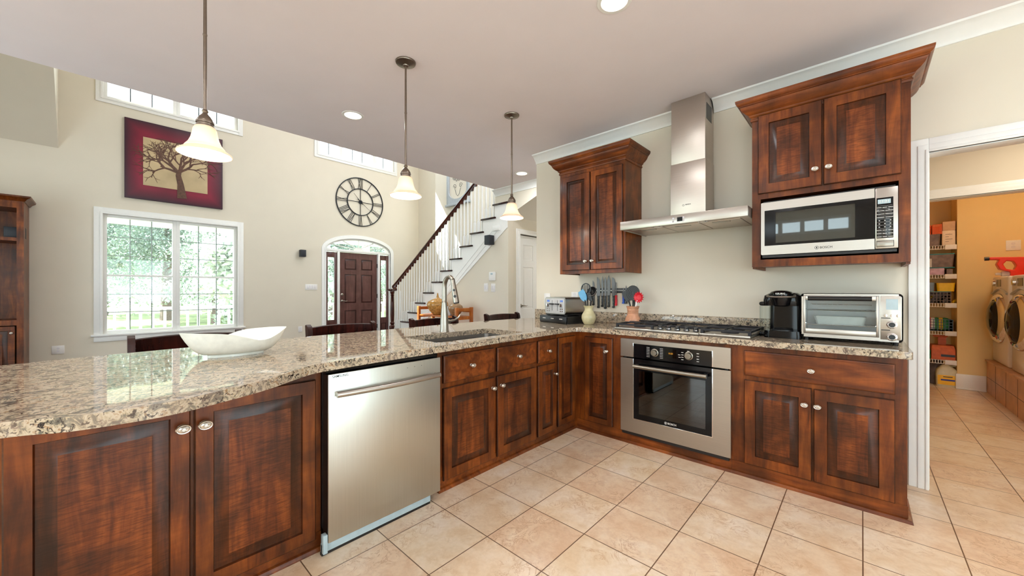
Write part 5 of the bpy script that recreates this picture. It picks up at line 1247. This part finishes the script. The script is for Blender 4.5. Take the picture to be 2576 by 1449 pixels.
# ================================================================== oak console with vases below the stairs
CYO = 3.90; A = lambda px, py, Y=CYO: AY(px, py, Y)
kx0, kzt = A(1070, 769); kx1 = A(1170, 771)[0]; ksz = A(1110, 792)[1]
kt = thing('console_table', 'orange oak slatted console table against the wall under the stairs', 'table', (kx0, CYO, 0)); KW = kx1-kx0
for x in (0, KW-.05):
    for y in (-.15, .15): N('oak_orange').box(x, x+.05, y-.022, y+.022, 0, kzt, .004).build('leg', kt)
    b = N('oak_orange')
    for z in (kzt-.06, ksz-.05, .15): b.box(x+.008, x+.042, -.1279, .1279, z, z+.05)
    b.build('end_rail', kt, smooth=0)
N('oak_orange').box(.051, KW-.051, -.16, .16, ksz-.022, ksz, .003).build('shelf', kt); N('oak_orange').box(.051, KW-.051, -.16, .16, .20, .222, .003).build('shelf', kt)
N('oak_orange').box(.051, KW-.051, .13, .145, ksz+.06, ksz+.10).build('back_rail', kt, smooth=0)
plain('amber_glass', srgb(186, 138, 74), .08, var=.4, sc_=45); plain('amber_smoke', srgb(150, 118, 84), .08, var=.25, sc_=40)
def gourd(lab, px_, top_, bot_, wpx, m, Y, group):
    x, zt_ = AY(px_, top_, Y); x2 = AY(px_+wpx/2, top_, Y)[0]; r = x2-x; H = zt_-ksz-.0005
    t = thing('glass_vase', lab, 'vase', (x, Y, ksz+.0005), 0, group)
    N(m).lathe([(0, 0), (r*.38, 0), (r*.45, H*.02), (r*.75, H*.18), (r*.97, H*.38), (r, H*.48), (r*.9, H*.60), (r*.55, H*.70), (r*.22, H*.755), (r*.12, H*.80), (r*.07, H*.92), (r*.04, H), (0, H)], n=32).build('body', t)
gourd('large amber gourd-shaped glass vase with a thin neck on the oak console', 1101, 737, 790, 33, 'amber_glass', CYO, 'amber gourd vases')
gourd('smaller smoky amber gourd vase at the right of the oak console', 1146, 752, 790, 24, 'amber_smoke', CYO, 'amber gourd vases')
x_, z_o = A(1128, 771); N('light_grey').box(-.06, .06, -.06, .06, 0, z_o-ksz, .01).build('storage_canister', None, (x_+.01, CYO+.04, ksz+.0005)); tag(bpy.data.objects['storage_canister'], 'grey box-shaped canister between the two amber vases', 'canister')
# ================================================================== laundry room beyond the doorway
plain('terracotta_tile', srgb(196, 150, 118), .4, var=.2, sc_=6)
pd = N('terracotta_tile').box(1.12, 2.19, 5.52, 7.34, 0, .38).box(1.105, 2.19, 5.52, 7.34, .3805, .40, .004)
b = pd; b.m('mark_dark')
for k in range(1, 5): b.box(1.1185, 1.12, 7.34-k*.42, 7.34-k*.42+.004, 0, .38)
b.box(1.1185, 1.12, 5.52, 7.34, .185, .189)
p = pd.build('washer_pedestal', None, smooth=0); tag(p, 'tiled terracotta-coloured platform under the laundry machines', 'platform')
R0 = Matrix.Rotation(-math.pi/2, 3, 'Y')
def washer(lab, yc, i):
    if i: t = copy_tree(washer.p); t.location = (1.16, yc, .4005); t['label'] = lab; return t
    t = thing('washing_machine', lab, 'washing machine', (1.16, yc, .4005), 0, 'front-loading laundry machines'); washer.p = t
    N('white_enamel').box(.0, .72, -.335, .335, .0, 1.0, .02, 3).build('body', t)
    d = N('chrome').lathe([(.215, .0), (.285, .0), (.28, .02), (.26, .04), (.235, .052), (.215, .045), (.215, 0)], -.0005, 0, .52, 44, R=R0, cap=False).build('door', t)
    N('smoked_glass').lathe([(.216, .03), (.19, .06), (.12, .085), (0, .095)], -.0005, 0, .52, 36, R=R0, cap=False).build('door_glass', d)
    N('black_plastic').lathe([(0, .001), (.214, .001), (.214, .004), (0, .004)], -.0005, 0, .52, 36, R=R0).build('drum_opening', d)
    N('light_grey').tube([(-.004, y, .825+.035*math.cos(y*7)) for y in [-.32+.64*k/16 for k in range(17)]], .012, 8, flat=1.0).build('trim_band', t)
    N('chrome').lathe([(0, 0), (.038, 0), (.034, .02), (0, .024)], -.0005, .22, .93, 24, R=R0).build('dial', t)
    N('black_gloss').box(-.003, .0, -.05, .12, .885, .965).build('display', t, smooth=0)
    N('light_grey').box(-.003, .0, -.05, .13, .865, .875).build('button_row', t, smooth=0)
    return t
washer('white front-loading washer next to the far laundry wall', 6.985, 0)
washer('white front-loading laundry machine nearer, cut by the right edge of the photo', 6.18, 1)
# detergent bottle lying on the washer
plain('detergent_orange', srgb(226, 50, 18), .3, var=.03); plain('label_yellow', srgb(244, 190, 30), .4); plain('label_blue', srgb(44, 46, 140), .4)
db = thing('detergent_bottle', 'large red-orange detergent jug lying on its side on the far washer', 'bottle', (1.255, 7.02, 1.4015))
db.scale = (1.12, 1.0, 1.0)
b = N('detergent_orange'); # axis along +x (x = length), lying; y thickness
b.loops([[(x, y_*w_, z0_+(z1_-z0_)*q) for y_, q in ((-1, .0), (-1, 1), (1, 1), (1, 0))] for x, w_, z0_, z1_ in ((-.12, .03, .05, .09),)]*1+[], False, False) if False else None
o_ = sheet('body', [(-.02, 0), (.34, 0), (.36, .02), (.36, .20), (.34, .22), (.06, .215), (-.15, .225), (-.15, .195), (-.09, .19), (-.105, .14), (-.085, .08), (-.02, .05)], [[(-.045, .085), (.005, .07), (.02, .12), (.0, .17), (-.04, .18), (-.065, .14)]], 1, -.05, .05, 'detergent_orange', db)
bv = o_.modifiers.new('round', 'BEVEL'); bv.width = .008; bv.segments = 3
N('black_plastic').lathe([(0, 0), (.022, 0), (.022, .03), (0, .03)], -.1495, 0, .21, 18, R=Matrix.Rotation(-math.pi/2, 3, 'Y')).build('cap', db)
N('white_plastic').lathe([(0, 0), (.028, 0), (.028, .05), (.016, .055), (.014, .09), (0, .09)], -.019, 0, .03, 18, R=Matrix.Rotation(-math.pi/2, 3, 'Y')).build('spout', db)
lb = N('label_yellow').lathe([(0, 0), (.075, 0), (.075, .002), (0, .002)], .20, -.0505, .11, 32, R=R3).build('label', db)
text('Tide', .065, 'brand_lettering', db, (.20, -.0535, .11), m='label_blue')
# shoes and bag at the frame edge on the nearer machine
def shoe_(loc, rz, m, lab):
    t = thing('sneaker', lab, 'shoe', loc, rz); N('white_plastic').loops([rr(-.14, .14, -.045, .045, .04, 0), rr(-.142, .142, -.047, .047, .042, .03)]).build('sole', t)
    N(m).loops([rr(-.138, .138, -.043, .043, .04, .0305), rr(-.135, .11, -.042, .042, .04, .06), rr(-.132, .04, -.038, .038, .036, .10), rr(-.13, -.02, -.034, .034, .03, .125)]).build('upper', t)
    b = N('white_plastic')
    for k in range(4): b.box(.01+k*.02, .018+k*.02, -.03, .03, .10-k*.012, .106-k*.012)
    b.build('laces', t)
shoe_((1.36, 6.30, 1.4015), 2.6, 'dark_blue_black', 'black sneaker with white sole on the nearer laundry machine')
plain('bag_violet', srgb(130, 84, 150), .4, var=.4, sc_=9)
b = N('bag_violet'); b.loops([rr(-.12, .12, -.05, .05, .03, 0), rr(-.13, .13, -.06, .06, .03, .05), rr(-.11, .11, -.03, .03, .02, .10), rr(-.1, .1, -.008, .008, .006, .125)]); tag(b.build('laundry_bag', None, (1.40, 6.62, 1.4015)), 'violet and blue laundry supply bag beside the orange jug', 'bag')
x_, z_o = AY(2549, 617, 7.349); plate('wall_outlet', (x_, 7.3495, z_o), 0, .11, .12, 'cream outlet plate on the laundry wall above the washer', 'outlet', 'o')
# closet shelves
SY = 7.36; A = lambda px, py, Y=SY: AY(px, py, Y)
sh = thing('closet_shelving', 'white wire shelves stacked in the laundry closet', 'shelving', (0, SY, 0))
shz = [A(2365, y)[1] for y in (618, 691, 763, 833, 905)]
SX0, SX1 = .104, .882
for i, z in enumerate(shz):
    b = N('white_plastic'); b.box(SX0, SX1, -.006, 0, z-.004, z, .001).box(SX0, SX1, -.006, 0, z-.048, z-.042, .001)
    for k in range(32): x = SX0+.01+(SX1-SX0-.02)*k/31; b.box(x-.003, x+.003, -.005, -.001, z-.042, z-.004)
    for k in range(20): x = SX0+.01+(SX1-SX0-.02)*k/19; b.box(x-.002, x+.002, 0, .40, z-.004, z-.001)
    b.box(SX0, SX1, .395, .40, z-.006, z); b.build('wire_shelf', sh, smooth=0)
    N('white_plastic').box(SX1-.1, SX1, -.016, -.0065, z-.055, z+.005, .003).build('bracket', sh)
plain('orange_plastic', srgb(240, 104, 28), .4); plain('teal_plastic', srgb(40, 130, 140), .35); plain('yellow_plastic', srgb(236, 196, 30), .4); plain('blue_plastic', srgb(130, 150, 172), .4); plain('card_white', srgb(232, 214, 196), .7); plain('card_tan', srgb(206, 170, 140), .7); plain('pine_red', srgb(196, 92, 44), .5, var=.15); plain('green_box', srgb(50, 140, 80), .6); plain('grey_bin', srgb(120, 104, 100), .5, var=.3, sc_=20); plain('pastel_mix', srgb(200, 170, 200), .6, var=.3, sc_=14)
def sit(nm, lab, cat, x0px, x1px, ytop, zbase, m, dep=.22, y=.02, group=None, kind='box', bz=None):
    x0 = AY(x0px, 700, SY+y)[0]; x1 = min(AY(x1px, 700, SY+y)[0], SX1-.006); zt_ = AY(x0px, ytop, SY+y)[1]; h = zt_-zbase
    t = thing(nm, lab, cat, ((x0+x1)/2, SY+y+dep/2, zbase), 0, group); w = (x1-x0)/2
    if kind == 'box': N(m).box(-w, w, -dep/2, dep/2, 0, h, .006).build('body', t)
    elif kind == 'bin':
        N(m).loops([rr(-w*.9, w*.9, -dep*.44, dep*.44, .02, 0), rr(-w, w, -dep/2, dep/2, .02, h), rr(-w*.96, w*.96, -dep*.48, dep*.48, .02, h), rr(-w*.87, w*.87, -dep*.42, dep*.42, .02, .006)]).build('body', t)
    elif kind == 'basket':
        b = N(m)
        for k in range(5): b.box(-w, w, -dep/2-.002, -dep/2+.002, h*k/4-.003 if k else 0, h*k/4+.003)
        for k in range(10): x = -w+2*w*k/9; b.box(x-.003, x+.003, -dep/2-.002, -dep/2+.002, 0, h)
        b.box(-w, w, -dep/2, dep/2, -.0+.0, .003); b.box(-w-.002, -w+.002, -dep/2, dep/2, 0, h); b.box(w-.002, w+.002, -dep/2, dep/2, 0, h); b.box(-w, w, dep/2-.003, dep/2, 0, h); b.build('body', t)
    return t, w, h
z0_ = shz[0]+.0005
t, w, h = sit('storage_bin', 'grey translucent bin on the top closet shelf under the orange baskets', 'bin', 2312, 2367, 592, z0_, 'grey_bin', kind='bin')
zb1 = z0_+h+.001
sit('plastic_basket', 'left orange plastic basket on the top closet shelf', 'basket', 2312, 2341, 569, zb1, 'orange_plastic', kind='basket', group='orange baskets')
sit('plastic_basket', 'right orange plastic basket on the top closet shelf, next to the boxes', 'basket', 2346, 2369, 566, zb1, 'orange_plastic', kind='basket', group='orange baskets')
t, w, h = sit('cardboard_box', 'white box with printed lines on the top closet shelf', 'box', 2370, 2405, 581, z0_, 'card_white')
b = N('mark_dark')
for k in range(4): b.box(-.03, .03 if k % 2 else .0, -.1115, -.1101, h*.25+k*h*.16, h*.25+k*h*.16+.004)
b.build('printed_lines', t, smooth=0)
sit('cardboard_box', 'tan box stacked on top of the white printed box', 'box', 2371, 2404, 558, z0_+h+.001, 'card_tan')
z0_ = shz[1]+.0005
t, w, h = sit('detergent_box', 'pastel pink and blue packs on the second closet shelf', 'pack', 2314, 2376, 676, z0_, 'pastel_mix')
t2 = sit('tape_roll', 'small dark pack right of the pastel packs on the second shelf', 'pack', 2381, 2397, 677, z0_, 'grey_bin')
t, w, h2 = sit('storage_bin', 'dark see-through bin with teal lid on the second closet shelf', 'bin', 2312, 2402, 643, z0_+h+.012, 'grey_bin', kind='bin', dep=.26)
N('teal_plastic').box(-w, w, -.13, .13, h2+.0005, h2+.014, .004).build('lid', t); N('teal_plastic').box(-w, w, -.13, .13, -.0115, -.0005, .004).build('base_tray', t)
sit('plastic_basket', 'small white basket in front of the teal-lidded bin', 'basket', 2322, 2343, 652, z0_+h+.013, 'white_plastic', dep=.02, y=-.005, kind='basket')
z0_ = shz[2]+.0005
t, w, h = sit('tool_tray', 'tray of yellow and black tools on the third closet shelf', 'tray', 2314, 2392, 735, z0_, 'grey_bin', kind='basket')
for k in range(5): N(('yellow_plastic', 'black_plastic')[k % 2]).tube([(-w+.05+k*.12, -.08, .01), (-w+.12+k*.12, .02, h*.6)], .013, 8).build('tool', t)
N('teal_plastic').box(-w, w, -.11, .11, h+.0005, h+.01, .003).build('lid', t)
zt_ = z0_+h+.011
sit('storage_bin', 'blue-grey bin on the teal lid of the third shelf', 'bin', 2314, 2352, 711, zt_, 'blue_plastic', kind='bin'); sit('storage_bin', 'bright yellow bin on the teal lid of the third shelf', 'bin', 2356, 2404, 712, zt_, 'yellow_plastic', kind='bin')
z0_ = shz[3]+.0005
t, w, h = sit('wire_basket', 'black grid basket of colourful items on the fourth closet shelf', 'basket', 2312, 2397, 802, z0_, 'black_plastic', kind='basket')
for k, m_ in enumerate(('silicone_red', 'silicone_red', 'white_plastic', 'green_box', 'yellow_plastic', 'green_box')): N(m_).lathe([(0, 0), (.04, .01), (.05, .06), (.035, h*1.05), (0, h*1.12)], -w+.06+k*(2*w-.12)/5, 0, .005, 14).build('item', t)
z0_ = shz[4]+.0005
x0 = A(2343, 880)[0]; x1 = SX1-.004; h = A(2343, 868)[1]-z0_; w = (x1-x0)/2
t = thing('shoe_shine_box', 'reddish wooden shoe shine box with raised foot handle on the lowest shelf', 'box', ((x0+x1)/2, SY+.14, z0_))
N('pine_red').loops([rr(-w, w, -.12, .12, .006, 0), rr(-w, w, -.12, .12, .006, h*.7), rr(-w*.9, w*.9, -.09, .09, .006, h)]).build('body', t)
N('pine_red').box(-.035, .035, -.02, .02, h+.0, h+.10).box(-.08, .05, -.04, .04, h+.1005, h+.13, .02).build('foot_rest', t); N('mark_dark').box(-.02, .10, -.1215, -.1202, .04, .07).build('label', t, smooth=0)
for k, yy in enumerate((889, 878)):
    t, w_, hh = sit('cleaner_carton', ['green and white carton at the bottom beside the wooden box', 'green carton stacked on top of the other carton beside the wooden box'][k], 'carton', 2312, 2341, yy, z0_ if not k else z0_+hh+.001, 'green_box')
# floor of the closet
jx = AY(2383, 950, 7.40)[0]
j = thing('cleaner_jug', 'clear jug with yellow cap and yellow label on the laundry floor', 'bottle', (jx, 7.42, .0005)); plain('jug_plastic', srgb(206, 196, 160), .3)
N('jug_plastic').loops([rr(-.095, .095, -.06, .06, .02, 0), rr(-.1, .1, -.063, .063, .02, .15), rr(-.095, .09, -.06, .06, .03, .21), rr(-.05, .03, -.04, .04, .02, .27), rr(-.028, .012, -.02, .02, .012, .29)]).build('body', j)
N('jug_plastic').tube([(.035, 0, .265), (.085, 0, .27), (.095, 0, .19)], .014, 8).build('handle', j)
N('yellow_plastic').lathe([(0, 0), (.028, 0), (.026, .03), (0, .03)], -.008, 0, .29, 18).build('cap', j); N('label_yellow').box(-.088, .088, -.0645, -.0632, .03, .15).m('label_blue').box(-.06, .06, -.0652, -.0646, .08, .10).m('mark_dark').box(-.04, .04, -.0652, -.0646, .125, .135).build('label', j, smooth=0)
jx = AY(2363, 940, 7.56)[0]
j = thing('cleaner_jug', 'grey-brown jug standing behind the yellow-capped jug', 'bottle', (jx-.02, 7.60, .0005)); N('grey_bin').lathe([(0, 0), (.09, 0), (.09, .22), (.05, .30), (.03, .32), (.03, .35), (0, .35)], n=20).build('body', j)
bx_ = A(2322, 940)[0]; t = thing('storage_bin', 'clear plastic bin with a yellow cloth at the left on the laundry floor', 'bin', (bx_-.12, 7.48, .0005)); N('light_grey').loops([rr(-.1, .1, -.12, .12, .02, 0), rr(-.13, .13, -.14, .14, .02, .26), rr(-.12, .12, -.13, .13, .02, .26), rr(-.09, .09, -.11, .11, .02, .01)]).build('body', t)
b = N('yellow_plastic'); b.loops([[(math.cos(a)*r_*(1+.25*math.sin(3*a+z*40)), math.sin(a)*r_*.8*(1+.2*math.cos(2*a+z*30)), z) for a in [2*math.pi*k/18 for k in range(18)]] for r_, z in ((.07, 0), (.10, .03), (.08, .06), (.03, .085))]); tag(b.build('cleaning_cloth', None, (bx_-.10, 7.48, .262)), 'crumpled yellow cloth lying on the clear bin in the laundry closet', 'cloth')
